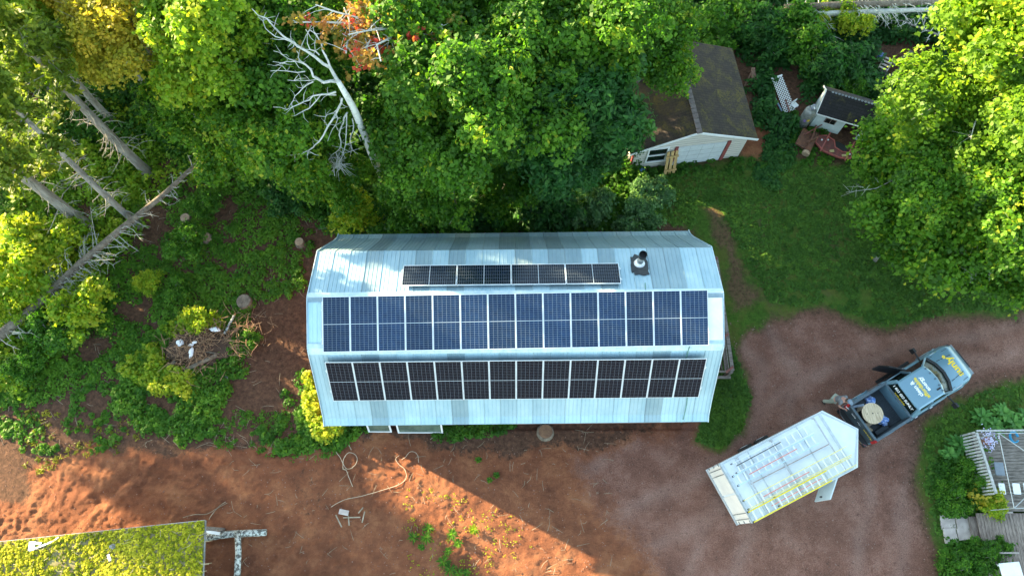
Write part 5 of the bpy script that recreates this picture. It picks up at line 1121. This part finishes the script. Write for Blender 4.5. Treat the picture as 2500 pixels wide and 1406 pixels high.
# ---- half bare maple with turning leaves at the top
rt = thing('maple_tree', 'half bare maple with grey boughs and tufts of red and orange leaves', 'tree', GG(1090, 420)); RO = rt.location.copy()
rp = lambda px, py, z: G(px, py, z) - RO
mb = MB(); mb.tube([Vector((0, 0, -.2)), rp(1060, 230, 5), rp(1010, 110, 8.6), rp(960, 70, 10)], [.2, .16, .12, .08], 8)
tufts = []
for pts_ in ([(1010, 110), (930, 65), (880, 45), (820, 30), (770, 12)], [(1010, 100), (960, 70), (900, 75), (850, 85)], [(1000, 90), (975, 40), (960, 5), (955, -40)], [(960, 70), (920, 30), (880, -20), (850, -60)], [(930, 65), (870, 58), (800, 55), (710, 55)], [(1005, 120), (960, 90), (920, 110), (930, 150)], [(900, 62), (860, 70), (850, 40), (840, 20)], [(1020, 110), (1050, 90), (1080, 60)], [(930, 70), (900, 105), (880, 140)], [(880, 45), (850, 90), (845, 130)]):
    P3 = [rp(p[0], p[1], 9.4 + i * .35) for i, p in enumerate(pts_)]; mb.tube(P3, [.06 * (1 - .8 * i / len(P3)) for i in range(len(P3))], 5)
    for q in range(16):
        i = rgd.randrange(len(P3) - 1); s_ = P3[i].lerp(P3[i + 1], rgd.random()); e = s_ + Vector([rgd.uniform(-1, 1), rgd.uniform(-1.2, .6), rgd.uniform(-.6, .5)]) * rgd.uniform(.4, 1.1); mb.tube([s_, s_.lerp(e, .5) + Vector((0, 0, .06)), e], [.018, .012, .005], 4); tufts.append(e)
mb.build('trunk', DEADW, rt)
rg = np.random.default_rng(31); C = []; NN = []; S = []; T_ = []
ex = [rp(a, b_, 9.) for a, b_ in ((758, 15), (775, 35), (815, 75), (820, 68), (940, 95), (1030, 85), (1000, 125), (850, 185), (820, 152), (838, 130), (985, 30), (955, 150), (1020, 100), (870, 120), (900, 130), (915, 110), (840, 110), (945, 155))]
for e in tufts + ex:
    if rg.random() < .45: continue
    m = rg.integers(10, 26); C.append(np.array(e) + rg.normal(size=(m, 3)) * [.17, .17, .08]); NN.append(rg.normal(size=(m, 3)) * .5 + [0, -.2, 1]); S.append(rg.uniform(.10, .19, m)); T_.append(rg.choice([.08, .2, .3, .4, .5, .6, .95]) + rg.normal(size=m) * .08)
link('crown', leaf_mesh('crown', np.concatenate(C), np.concatenate(NN), np.concatenate(S), np.concatenate(T_), REDL, 1.3, 31), rt)

# ---- fallen trunks
def fallen(label, pts3, radii, seed, nb, blen, bm=DEADW, tm=BARK, dense=()):
    p0 = pts3[0]; t = thing('fallen_tree', label, 'fallen tree', p0); rng = random.Random(seed); L3 = [p - p0 for p in pts3]; n = len(L3) - 1
    MB().tube(L3, radii, 9).build('trunk', tm, t, True); mb = MB()
    for q in range(nb):
        f_ = rng.uniform(.12, .98); 
        if dense and rng.random() < .6: f_ = rng.uniform(*dense)
        i = min(n - 1, int(f_ * n)); s_ = L3[i].lerp(L3[i + 1], f_ * n - i); ax_ = (L3[i + 1] - L3[i]).normalized(); sd = Vector((-ax_.y, ax_.x, 0)) * rng.choice((-1, 1, -1)); L = blen * rng.uniform(.3, 1.1) * (1.2 - f_)
        e = s_ + (sd * rng.uniform(.5, 1) + ax_ * rng.uniform(-.1, .7) + Vector((0, 0, rng.uniform(-.3, .35)))) * L
        e.z = max(e.z, -p0.z + .08); mid = s_.lerp(e, .5) + Vector([rng.uniform(-.12, .12), rng.uniform(-.12, .12), .12]); mb.tube([s_, mid, e], [.022, .015, .005], 4, cap=False)
        for w_ in range(4):
            b_ = mid.lerp(e, rng.random()); e2 = b_ + Vector([rng.uniform(-1, 1), rng.uniform(-1, 1), rng.uniform(-.3, .2)]) * L * .28; mb.tube([b_, b_.lerp(e2, .5) + Vector((0, 0, .03)), e2], [.009, .007, .003], 3, cap=False)
    mb.build('branches', bm, t); return t
fallen('long fallen grey trunk lying diagonally from the left edge up to the clearing', [G(-60, 862, .9), G(0, 818, 1.0), G(100, 735, 1.15), G(200, 640, 1.5), G(300, 556, 1.7), G(400, 475, 1.8), G(480, 400, 1.9), G(542, 348, 2.0)], [.25, .24, .21, .18, .16, .13, .09, .04], 41, 100, 2.4, mat('pale grey dead twig', (.46, .45, .40), (.27, .27, .23), .9, 0, 4), BARK2, (.28, .58))
fallen('bleached fallen trunk across the top right corner', [G(1790, 45, 1.2), G(1915, 38, 1.3), G(2060, 32, 1.4), G(2230, 25, 1.5), G(2400, 22, 1.6)], [.18, .17, .15, .12, .08], 42, 60, 2.4, DEADW, DEADW, (.5, .95))
fallen('dark fallen trunk just above the bleached fallen trunk', [G(1915, 20, 1.5), G(2060, 12, 1.6), G(2200, 8, 1.7), G(2330, 4, 1.7)], [.20, .19, .16, .10], 43, 40, 2.2, DEADW, BARK2, (.4, .95))
fallen('thin fallen trunk slanting under the bleached trunk with spread branches', [G(2500, 130, .8), G(2400, 110, 1.), G(2300, 90, 1.2), G(2200, 50, 1.3)], [.10, .09, .06, .03], 44, 40, 2.2)
fallen('short broken birch piece beside the long fallen trunk', [G(32, 812, .5), G(88, 808, .55)], [.10, .09], 45, 6, .8, DEADW, DEADW)
for i, (a_, b_, r_, z_, lab) in enumerate((((597, 345), (600, 408), .06, .8, 'short grey broken stem standing at the wood edge above the clearing'), ((770, 185), (752, 290), .18, 2., 'grey trunk in shadow behind the dead white tree'))):
    o = MB().tube([G(*b_, .0), G(*a_, z_ * 1.6)], [r_, r_ * .7], 8).build('tree_snag', BARK, None, True); tag(o, lab, 'trunk')
# ---- hanging bare twigs in the right tree
for i, (pts_, lab) in enumerate((([(2440, 160), (2350, 215), (2250, 280)], 'pale grey bough crossing the large right maple'), ([(2385, 285), (2372, 330), (2368, 350)], 'short bare forked bough in the large right maple'), ([(2210, 425), (2140, 460), (2065, 470)], 'bare grey twig reaching left over the lawn from the right trees'))):
    t = thing('bough', lab, 'branch', G(*pts_[0], 8 if i < 2 else 4)); z_ = (8.0, 7.6, 4)[i]; mb = MB(); P3 = [G(p[0], p[1], z_ + .0) - t.location for p in pts_]; mb.tube(P3, [(.07, .03, .02)[i], (.05, .02, .014)[i], .006], 6)
    for q in range((8, 6, 14)[i]): s_ = P3[rgd.randrange(2)].lerp(P3[2], rgd.random()); e = s_ + Vector([rgd.uniform(-.9, .2), rgd.uniform(-.6, .6), rgd.uniform(-.2, .2)]) * .8; mb.tube([s_, e], [.008, .003], 3)
    mb.build('wood', DEADW, t)
t = thing('dead_boughs', 'drooping bundle of bare grey twigs below the right maples over the lawn', 'branch', G(2395, 480, 6)); mb = MB()
for q in range(70):
    a_ = G(2392 + rgd.uniform(-14, 14), 480 + rgd.uniform(0, 40), 5.6) - t.location; b_ = G(2385 + rgd.uniform(-34, 34), rgd.uniform(590, 690), rgd.uniform(3.6, 4.6)) - t.location; m = a_.lerp(b_, .5) + Vector([rgd.uniform(-.25, .25), rgd.uniform(-.2, .2), rgd.uniform(-.1, .3)]); mb.tube([a_, m, b_], [.018, .012, .004], 4, cap=False)
mb.build('twigs', DEADW, t)

# ================================================================== UNDERGROWTH (stuff) and single bushes
def scatter(name, poly, seed, n_clump, per, rad, hgt, leaf, m_, tone=.45, thr=.0, nsc=.8, elong=1.6, label=None, excl=(), zadd=0.):
    rg = np.random.default_rng(seed); xs, ys = [p[0] for p in poly], [p[1] for p in poly]; W_ = []
    px = rg.uniform(min(xs), max(xs), n_clump * 4); py = rg.uniform(min(ys), max(ys), n_clump * 4); ok = inpoly(px, py, poly)
    for e in excl: ok &= ~inpoly(px, py, e)
    px, py = px[ok][:n_clump], py[ok][:n_clump]
    a = (px - 1250) / FPX; b_ = (703 - py) / FPX; dz = -_ct + b_ * _st; s = -CAM_H / dz; wx_, wy_ = a * s, (_st + b_ * _ct) * s
    dn = fbm(wx_ * nsc, wy_ * nsc, 4, seed + 3); ok = dn > thr; wx_, wy_, dn = wx_[ok], wy_[ok], dn[ok]; n = len(wx_)
    gi = np.clip(np.searchsorted(gx, wx_), 1, len(gx) - 1); gj = np.clip(np.searchsorted(gy, wy_), 1, len(gy) - 1); z0 = Zg[gj, gi]
    R_ = rad * rg.uniform(.5, 1.4, n); H_ = hgt * rg.uniform(.3, 1.2, n) * (.6 + dn); tn = tone + rg.normal(size=n) * .12 + (dn - .5) * .5
    k = per; th = rg.uniform(0, 6.28, (n, k)); q = np.sqrt(rg.random((n, k))); x = wx_[:, None] + R_[:, None] * q * np.cos(th); y = wy_[:, None] + R_[:, None] * q * np.sin(th)
    z = z0[:, None] + zadd + H_[:, None] * (1 - q ** 2) * rg.uniform(.7, 1.05, (n, k)) + .02
    nr = np.stack([np.cos(th) * q * .6, np.sin(th) * q * .6, np.ones_like(q)], -1) + rg.normal(size=(n, k, 3)) * .35
    t_ = tn[:, None] + rg.normal(size=(n, k)) * .09
    me_ = leaf_mesh(name, np.stack([x, y, z], -1).reshape(-1, 3), nr.reshape(-1, 3), (leaf * rg.uniform(.6, 1.3, (n, k))).ravel(), t_.ravel(), m_, elong, seed)
    o = stuff(link(name, me_)); o['label'] = label or 'low green plants covering the ground'; o['category'] = 'undergrowth'; return o
WOOD = [(-120, 250), (350, 330), (620, 330), (780, 400), (960, 440), (980, 540), (800, 565), (745, 640), (740, 720), (640, 740), (590, 800), (470, 790), (380, 800), (330, 900), (200, 940), (80, 990), (-120, 990)]
scatter('undergrowth', WOOD, 51, 4200, 30, .27, .20, .085, SHRUB, .70, .385, .55, label='leafy undergrowth over the cleared wood edge on the left')
scatter('undergrowth', [(-120, -60), (420, -60), (420, 300), (600, 380), (420, 460), (300, 620), (60, 960), (-120, 960)], 52, 1900, 36, .45, .8, .12, YELSUN, .42, .36, .5, label='yellow green undergrowth beneath the left spruces')
scatter('undergrowth', [(100, -60), (1640, -60), (1640, 100), (1540, 360), (900, 380), (150, 330)], 50, 2600, 34, .7, 1.5, .17, SHRUB, .38, .2, .5, label='leafy understorey beneath the maples')
scatter('undergrowth', [(350, 330), (700, 300), (1000, 340), (1560, 400), (1600, 560), (800, 575), (760, 500), (500, 430)], 53, 1900, 38, .42, .7, .14, SHRUB, .42, .30, .5, label='dense green bushes and weeds between wood and barn')
scatter('undergrowth', [(1640, -60), (2700, -60), (2700, 330), (2120, 330), (1990, 210), (1900, 380), (1850, 300), (1800, 110), (1700, 90)], 54, 2600, 36, .38, .9, .13, GREEN2, .48, .30, .5, 2.2, label='tall green weeds filling the top right behind the sheds', excl=[[(1872, 165), (1955, 165), (1975, 300), (1890, 300)], [(2125, 105), (2250, 100), (2260, 215), (2140, 225)], [(1805, 150), (1850, 150), (1850, 215), (1805, 215)], [(1900, 380), (1990, 210), (2130, 250), (2130, 380)]])
scatter('undergrowth', [(1990, 215), (2130, 250), (2130, 330), (2500, 330), (2500, 420), (2130, 400), (2060, 410), (1960, 400), (1900, 380), (1900, 300)], 55, 330, 30, .22, .18, .10, SHRUB, .5, .45, .8, label='weeds around the small shed and machines')
MOUND = [(290, 930), (330, 860), (390, 800), (470, 770), (560, 760), (600, 800), (600, 900), (560, 960), (520, 1060), (420, 1090), (330, 1040), (270, 990)]
scatter('undergrowth', MOUND, 56, 620, 34, .24, .34, .09, SHRUB, .72, .38, .9, label='bright green vines on the brush mound', excl=[[(420, 800), (580, 790), (560, 850), (500, 900), (410, 900)]])
scatter('undergrowth', [(300, 900), (360, 850), (400, 850), (400, 900), (480, 915), (470, 970), (400, 960), (330, 930)], 74, 170, 40, .28, .75, .10, YELSUN, .75, .1, .9, label='glowing sunlit yellow green shrubs on the brush mound')  # sun on the mound given by the yellow leaf colour
scatter('undergrowth', [(400, 800), (450, 775), (540, 765), (555, 795), (470, 815), (420, 830)], 75, 80, 34, .2, .6, .09, YELSUN, .75, .2, .9, label='sunlit seedlings above the brush pile')
scatter('undergrowth', [(630, 1060), (680, 980), (742, 900), (770, 990), (795, 1028), (880, 1050), (840, 1090), (740, 1100), (680, 1110)], 57, 330, 30, .22, .30, .09, SHRUB, .6, .36, 1., label='green vines creeping at the barn front left corner')
scatter('undergrowth', [(745, 900), (775, 940), (790, 1022), (850, 1030), (830, 1075), (775, 1080), (755, 1020)], 58, 130, 34, .24, .6, .10, YELSUN, .7, .1, 1., label='sunlit climbing vine at the barn corner')
scatter('undergrowth', [(1085, 1032), (1270, 1028), (1240, 1056), (1120, 1072), (1060, 1066)], 59, 110, 26, .20, .2, .08, SHRUB, .5, .2, 1., label='green vines along the barn front wall')
scatter('undergrowth', [(860, 1030), (895, 1030), (895, 1050), (860, 1050)], 60, 20, 26, .2, .2, .08, SHRUB, .5, 0, 1., label='green vines left of the leaning windows')
scatter('undergrowth', [(-60, 960), (320, 930), (600, 960), (600, 1060), (330, 1060), (240, 1110), (-60, 1100)], 61, 520, 22, .16, .12, .085, SHRUB, .5, .53, 1.1, label='thin creeping plants at the edge of the red earth')
scatter('undergrowth', [(940, 1120), (1250, 1260), (1300, 1340), (1180, 1406), (1000, 1406), (980, 1200)], 62, 150, 5, .10, .03, .045, YELSUN, .75, .45, 1.2, label='scattered seedlings on the sunlit red earth')
scatter('undergrowth', [(2290, 1120), (2400, 1100), (2430, 1190), (2445, 1250), (2300, 1256), (2280, 1190)], 63, 260, 34, .24, .5, .10, SHRUB, .55, .2, 1., label='leafy flower bed left of the deck')
scatter('undergrowth', [(2330, 1140), (2420, 1170), (2420, 1230), (2340, 1240)], 64, 40, 20, .2, .9, .10, GOLD, .6, .45, 1., label='yellow leaves in the flower bed left of the deck')
scatter('undergrowth', [(2310, 1320), (2460, 1325), (2470, 1370), (2430, 1420), (2300, 1420)], 65, 190, 34, .24, .5, .10, SHRUB, .5, .2, 1., label='leafy bed below the pavers')
scatter('undergrowth', [(1900, 270), (1960, 300), (1930, 400), (1890, 470), (1840, 430), (1880, 340)], 66, 160, 30, .22, .25, .10, GREEN2, .6, .3, 1., label='bluish weeds between the garage and the small shed')
scatter('undergrowth', [(1560, 400), (1800, 385), (1880, 400), (1860, 420), (1560, 440)], 67, 90, 24, .18, .25, .09, SHRUB, .5, .35, 1., label='weeds along the garage front wall')
scatter('undergrowth', [(60, 1000), (340, 1030), (330, 1100), (200, 1110), (100, 1160), (40, 1120)], 76, 90, 9, .16, .06, .055, GOLD, .25, .40, 1., 3.5, label='dry straw coloured grass at the upper left edge of the red earth')
scatter('undergrowth', [(560, 1000), (760, 1010), (860, 1090), (760, 1130), (620, 1110), (500, 1090)], 77, 420, 8, .12, .06, .06, SHRUB, .6, .45, 1.4, label='sparse creeping vine leaves left of the barn corner')
# grass blades on the lawns
LN = [(1570, 430), (1850, 400), (2120, 410), (2700, 330), (2700, 745), (2320, 760), (2180, 790), (2090, 775), (2000, 740), (1960, 745), (1880, 740), (1820, 640), (1760, 500), (1700, 500), (1700, 560), (1600, 540)]
o = scatter('grass', LN, 71, 5200, 16, .16, .03, .075, GRASSM, .5, .30, .35, 2.2, label='short mown lawn grass'); o['category'] = 'grass'
o = scatter('grass', [(1735, 760), (1790, 860), (1830, 970), (1805, 1050), (1760, 1095), (1700, 1075), (1728, 1000), (1760, 900)], 72, 700, 16, .14, .03, .075, GRASSM, .5, .3, .35, 2.2, label='grass strip right of the barn'); o['category'] = 'grass'
o = scatter('grass', [(2700, 935), (2420, 950), (2340, 985), (2265, 1050), (2255, 1180), (2290, 1300), (2310, 1420), (2700, 1420)], 73, 2400, 16, .15, .04, .075, GRASSM, .55, .3, .5, 2.2, label='rough grass around the deck and flower beds'); o['category'] = 'grass'
# single bushes
def bush(kind, px, py, s, label, name='bush', cat='bush'): return tree(kind, px, py, s, label, cat, name)
for a_ in (('bushyel', 215, 745, 1.0, 'sunlit yellow green bush right of the long fallen trunk'), ('bushy', 120, 800, .8, 'green bush below the fallen trunk near the left edge'), ('bushyel', 60, 620, 1.3, 'bright yellow bush at the left edge above the fallen trunk'), ('bushyel', 150, 590, 1.0, 'yellow bush touching the upper side of the fallen trunk'), ('bushyel', 30, 740, .9, 'yellow bush at the left edge below the fallen trunk'),
           ('bushy', 455, 590, .7, 'leafy bush right of the crossing of the two trunks'), ('bushy', 500, 500, .55, 'small bush in the middle of the clearing top'), ('bushy', 435, 700, .5, 'small bright bush low in the clearing'), ('bushyel', 360, 690, .45, 'pale yellow sapling beside the dry twigs'),
           ('bushyel', 480, 780, .5, 'sunlit sapling above the white plastic scraps'), ('bushy', 610, 825, .35, 'small green bush right of the brush pile'), ('bushy', 60, 890, .6, 'dark green bush low at the left edge'),
           ('pale', 1560, 535, .8, 'pale grey green bush behind the barn right back corner'), ('pale', 1440, 505, .9, 'pale bush behind the barn under the ash tree'), ('pale', 1580, 470, .7, 'pale green bush left of the lawn near the garage'), ('bushyel', 860, 515, .9, 'yellowish bush behind the barn left back corner'), ('bushy', 940, 540, .7, 'green bush tight against the barn back eave'), ('darkbush', 1330, 520, .9, 'dark bush behind the middle of the barn'), ('darkbush', 1150, 530, .8, 'dark feathery bush behind the barn'), ('darkbush', 700, 470, .7, 'dark bush at the clearing edge below the dead tree'),
           ('darkbush', 1870, 70, .9, 'dark feathery bush right of the garage roof'), ('bushy', 1960, 90, 1.2, 'green bush below the bleached fallen trunk'), ('bushyel', 2080, 60, .8, 'yellow green bush at the top right before the fallen trunks'), ('darkbush', 2030, 150, .9, 'dark bush behind the small shed'), ('bushy', 1760, 50, 1.2, 'green bush at the top right end of the garage'), ('darkbush', 2290, 200, .7, 'dark bush right of the pallet'), ('bushy', 2080, 215, .6, 'green bush above the small shed roof'), ('bushyel', 1985, 45, .7, 'yellow tipped bush left below the fallen trunks'),
           ('bushy', 2330, 1215, .5, 'leafy bush in the middle of the flower bed'), ('bushy', 2375, 1165, .5, 'green bush against the picket railing'), ('bushyel', 2420, 1225, .45, 'bright green vine bush over the deck edge'), ('bushy', 2340, 1390, .55, 'green bush at the bottom right below the pavers'), ('bushy', 2400, 1360, .5, 'green bush spilling on the lower deck'), ('bushy', 2435, 1335, .35, 'small vine bush at the lower deck boards')):
    bush(*a_)
# weeds on the red earth
def rosette(name, label, cat, px, py, n, L, wd, m_, seed, tilt=.55, grp=None, z=None):
    p = GG(px, py); rng = random.Random(seed); t = thing(name, label, cat, p, 0, grp); vs = []; fs = []; tn = []
    for i in range(n):
        a_ = i * 2.4 + rng.uniform(-.3, .3); f_ = (i / n); l = L * rng.uniform(.7, 1.15); el = tilt + (1 - f_) * .0 + f_ * .7; d = Vector((math.cos(a_), math.sin(a_), 0)); sd = Vector((-d.y, d.x, 0)); r0_ = L * .25 * (1 - f_); n0 = len(vs)
        for s_, w_ in ((0, .08), (.3, .8), (.6, 1.), (.85, .6), (1., .03)):
            c = d * (r0_ + l * s_ * math.cos(el * (1 - s_ * .6))) + Vector((0, 0, .05 + L * f_ * .5 + l * (math.sin(el) * s_ - .55 * s_ * s_)))
            vs += [c - sd * wd * w_ + Vector((0, 0, wd * .35 * w_)), c, c + sd * wd * w_ + Vector((0, 0, wd * .35 * w_))]
        tv = rng.uniform(.2, .9); tn += [tv] * 15
        for k in range(4):
            for j in range(2): a2 = n0 + k * 3 + j; fs.append((a2, a2 + 1, a2 + 4, a2 + 3))
    m2 = bpy.data.meshes.new('leaves'); m2.from_pydata(vs, [], fs); at = m2.attributes.new('tone', 'FLOAT', 'POINT'); at.data.foreach_set('value', tn); m2.materials.append(m_); m2.polygons.foreach_set('use_smooth', [True] * len(fs)); link('leaves', m2, t); return t
for i, (px, py, s, lab) in enumerate(((2335, 1088, .50, 'large hosta at the upper left corner of the flower bed'), (2310, 1110, .38, 'small hosta left of the large hosta'), (2390, 1020, .45, 'hosta leftmost in the row above the deck'), (2420, 1040, .42, 'hosta touching the picket railing corner'), (2440, 1010, .45, 'hosta in the middle of the row above the deck'), (2465, 1035, .45, 'hosta nearest the deck top rail'), (2490, 1020, .42, 'hosta cut by the right picture edge'), (2300, 1215, .36, 'spiky rosette plant at the lower left of the flower bed'), (2330, 1205, .36, 'spiky rosette plant beside the left lawn edge'))):
    rosette('hosta', lab, 'plant', px, py, 34, s, .085 if i < 7 else .03, HOSTA, 100 + i, grp='hostas by the deck')
for i, (px, py, s, lab) in enumerate(((1047, 1290, .26, 'leafy weed topmost of the clump on the red earth'), (1042, 1312, .28, 'leafy weed in the middle of the red earth clump'), (1010, 1312, .26, 'leafy weed left of the clump on the red earth'), (1105, 1305, .28, 'leafy weed right of the red earth clump'), (1120, 1325, .22, 'pale thin weed right of the clump'), (1157, 1293, .24, 'yellow green sunlit weed on the shadow edge'), (1030, 1335, .16, 'small weed below the clump'), (1095, 1345, .2, 'weed above the bottom patch'), (1085, 1370, .30, 'weed at the left of the bottom patch'), (1100, 1390, .32, 'weed in the centre of the bottom patch'), (1120, 1398, .28, 'weed at the right of the bottom patch'), (1168, 1122, .16, 'small weed alone on the shaded dirt behind the barn front'), (1195, 1172, .14, 'tiny weed left of its twin on the dirt'), (1212, 1160, .16, 'tiny weed right of its twin on the dirt'), (1140, 1398, .2, 'small weed at the bottom edge right of the patch'), (615, 812, .3, 'weed right of the white plastic scrap'))):
    rosette('weed', lab, 'plant', px, py, 26, s, .028, SHRUB if i != 5 else YELSUN, 200 + i, .8, 'weeds on the red earth')

# ================================================================== STUMPS, BRUSH PILE, HOSES, DEBRIS
def stump(px, py, r, h, label, m_=STUMPW):
    p = GG(px, py); t = thing('tree_stump', label, 'stump', p, 0, 'tree stumps'); MB().tube([(0, 0, -.1), (0, 0, h * .5), (0, 0, h)], [r * 1.3, r * 1.05, r], 14).build('bark', BARK2, t); MB().disc((0, 0, h + .001), r * .93, .012, 14).build('cut_face', m_, t)
stump(1331, 1056, .33, .35, 'big brown cut stump in dark soil before the barn front', mat('brown cut wood', (.26, .15, .08), (.14, .08, .05), .9, 0, 5))
stump(457, 537, .24, .3, 'cut stump in the clearing nearest the two crossing trunks'); stump(508, 585, .25, .3, 'cut stump in the middle of the clearing'); stump(735, 597, .22, .3, 'cut stump in the clearing nearest the barn'); stump(600, 740, .34, .35, 'large square cut stump above the brush pile', BARK2)
bp = thing('brush_pile', 'tangled heap of orange brown dead sticks and roots with boards', 'brush pile', GG(490, 850)); rng = random.Random(66); mb = MB()
for q in range(620):
    px, py = rng.gauss(470, 32), rng.gauss(850, 26)
    if q % 3 == 0: px, py = rng.gauss(570, 40), rng.gauss(812, 26)
    c = GG(px, py, rng.uniform(.05, .75)) - bp.location; a_ = rng.uniform(0, 6.28); L = rng.uniform(.15, .8); d = Vector((math.cos(a_), math.sin(a_), rng.uniform(-.35, .5))) * L / 2; mb.tube([c - d, c + Vector([rng.uniform(-.1, .1) for _ in range(3)]), c + d], [.016, .012, .004], 4, cap=False)
mb.build('sticks', mat('orange brown root', (.36, .22, .12), (.18, .11, .07), .9, 0, 4), bp)
blob('soil_heap', (0, 0, -.05), (1.5, 1.1, .5), mat('dark heap soil', (.10, .06, .04), None, .95), bp, 13, .35)
for i, (a_, b_, r_, lab) in enumerate((((448, 905), (530, 866), .10, 'grey weathered log at the lower side of the brush pile'), ((405, 898), (428, 882), .09, 'short grey log at the lower left of the brush pile'), ((548, 815), (572, 770), .06, 'lichen grey pole slanting up from the brush pile'), ((500, 858), (535, 864), .04, 'thin pole right of the brush pile'))):
    tag(MB().tube([GG(*a_, .35), GG(*b_, .45)], r_, 8).build('log', BARK2 if i != 2 else LICH, None, True), lab, 'log', 'logs on the brush pile')
for i, (px, py, sx_, sy_, lab) in enumerate(((440, 836, .32, .30, 'white plastic scrap topmost at the left of the brush pile'), (467, 842, .22, .16, 'white scrap in the middle of the brush pile'), (475, 836, .24, .14, 'white scrap right of the middle scrap on the pile'), (467, 862, .20, .5, 'grey white long scrap low in the brush pile'), (527, 805, .55, .2, 'long white plastic sack at the right end of the pile'), (475, 1022, .16, .20, 'white scrap nearer the barn on bare earth'), (477, 1034, .2, .16, 'white scrap just below its neighbour on bare earth'), (445, 883, .2, .12, 'small white scrap at the pile foot'), (552, 921, .18, .24, 'small slate blue board on the dark soil'))):
    o = blob('plastic_scrap', (0, 0, 0), (sx_ / 2, sy_ / 2, .05), PLASW if i != 8 else GREYM, None, i, .6, 8); o.location = GG(px, py, .62 if i < 5 else .06); tag(o, lab, 'scrap', 'scraps around the brush pile')
def hose(pts_, r_, label, m_=ROPE, name='hose'):
    P3 = [GG(*p, .03) for p in pts_]; fine = []
    for i in range(len(P3) - 1):
        p0, p1, p2, p3 = P3[max(i - 1, 0)], P3[i], P3[i + 1], P3[min(i + 2, len(P3) - 1)]
        for k in range(4):
            t_ = k / 4; q = .5 * ((2 * p1) + (p2 - p0) * t_ + (2 * p0 - 5 * p1 + 4 * p2 - p3) * t_ ** 2 + (3 * p1 - p0 - 3 * p2 + p3) * t_ ** 3); q.z = gz(q.x, q.y) + .04; fine.append(q)
    fine.append(P3[-1]); tag(MB().tube(fine, r_ * .7, 6).build(name, m_, None, True), label, name)
hose([(861, 1187), (852, 1165), (846, 1148), (838, 1143), (840, 1120), (852, 1105), (868, 1110), (872, 1125), (862, 1140), (845, 1143), (832, 1118), (820, 1100), (820, 1078), (832, 1064), (848, 1080), (858, 1098)], .02, 'looped pale hose lying before the barn left front corner')
hose([(808, 1237), (840, 1220), (885, 1210), (930, 1197), (975, 1182), (992, 1165), (988, 1145), (975, 1134), (966, 1120), (975, 1111)], .016, 'pale hose curving over the red earth towards the leaning windows')
hose([(981, 1121), (990, 1115), (1000, 1103), (1012, 1103), (1020, 1112), (1022, 1128)], .016, 'short curl of pale hose near the leaning windows')
hose([(510, 1268), (520, 1252), (535, 1235), (550, 1225)], .022, 'forked pale stick beyond the mossy roof corner', TWIG, 'stick'); hose([(445, 1263), (470, 1256), (505, 1254), (530, 1240), (555, 1227)], .018, 'long pale stick behind the mossy roof corner', TWIG, 'stick')
hose([(1050, 1072), (1065, 1062), (1090, 1045)], .02, 'stick leaning on the wider window', TWIG, 'stick')
for i, (a_, b_, lab) in enumerate((((875, 1252), (887, 1238), 'grey stick beside the orange debris'), ((850, 1250), (852, 1282), 'orange slat pointing down on the red earth'), ((838, 1263), (880, 1262), 'orange slat lying level on the red earth'), ((820, 1256), (834, 1286), 'dark slat left of the orange slats'), ((884, 1275), (891, 1248), 'white slat right of the orange slats'))):
    tag(MB().beam(GG(*a_, .06), GG(*b_, .06), .05, .03).build('slat', TWIG), lab, 'slat', 'loose slats on the red earth')
o = MB().box((0, 0, 0), (.42, .22, .05)).build('slab', PAVER); o.location = GG(840, 1250, .05); o.rotation_euler = (0, .05, -.2); tag(o, 'grey slab scrap above the orange slats', 'slab')
rng = random.Random(77); mb = MB()
for q in range(560):
    if q % 3: px, py = rng.uniform(0, 780), rng.uniform(430, 1090)
    else: px, py = rng.uniform(560, 1500), rng.uniform(1040, 1400)
    c = GG(px, py, .04); a_ = rng.uniform(0, 6.28); L = rng.uniform(.05, .32) * (1.6 if q % 9 == 0 else 1) if q % 3 else rng.uniform(.05, .3); d = Vector((math.cos(a_), math.sin(a_), rng.uniform(-.05, .15))) * L; mb.tube([c - d, c + Vector((rng.uniform(-.05, .05), rng.uniform(-.05, .05), .03)), c + d], [.009, .008, .004], 4, cap=False)
stuff(tag(mb.build('twigs', TWIG), 'dry twigs littered over the clearing and red earth', 'twigs'))
mb = MB(); rg = np.random.default_rng(6)
for q in range(4200):
    px, py = rng.uniform(0, 2300), rng.uniform(1040, 1400)
    if q % 4 == 0: px, py = rng.uniform(1780, 2480), rng.uniform(780, 1100)
    c = GG(px, py, .0); r_ = rng.uniform(.010, .034) if q % 12 else rng.uniform(.03, .06) * (1.3 if px < 1000 else .8); mb.add([(c.x + r_ * math.cos(k * 1.57 + q) * rng.uniform(.7, 1.2), c.y + r_ * math.sin(k * 1.57 + q), c.z - .005) for k in range(4)] + [(c.x, c.y, c.z + r_ * .9)], [(0, 1, 4), (1, 2, 4), (2, 3, 4), (3, 0, 4)])
stuff(tag(mb.build('stones', STONE), 'small stones and clods scattered over the dirt', 'stones'))
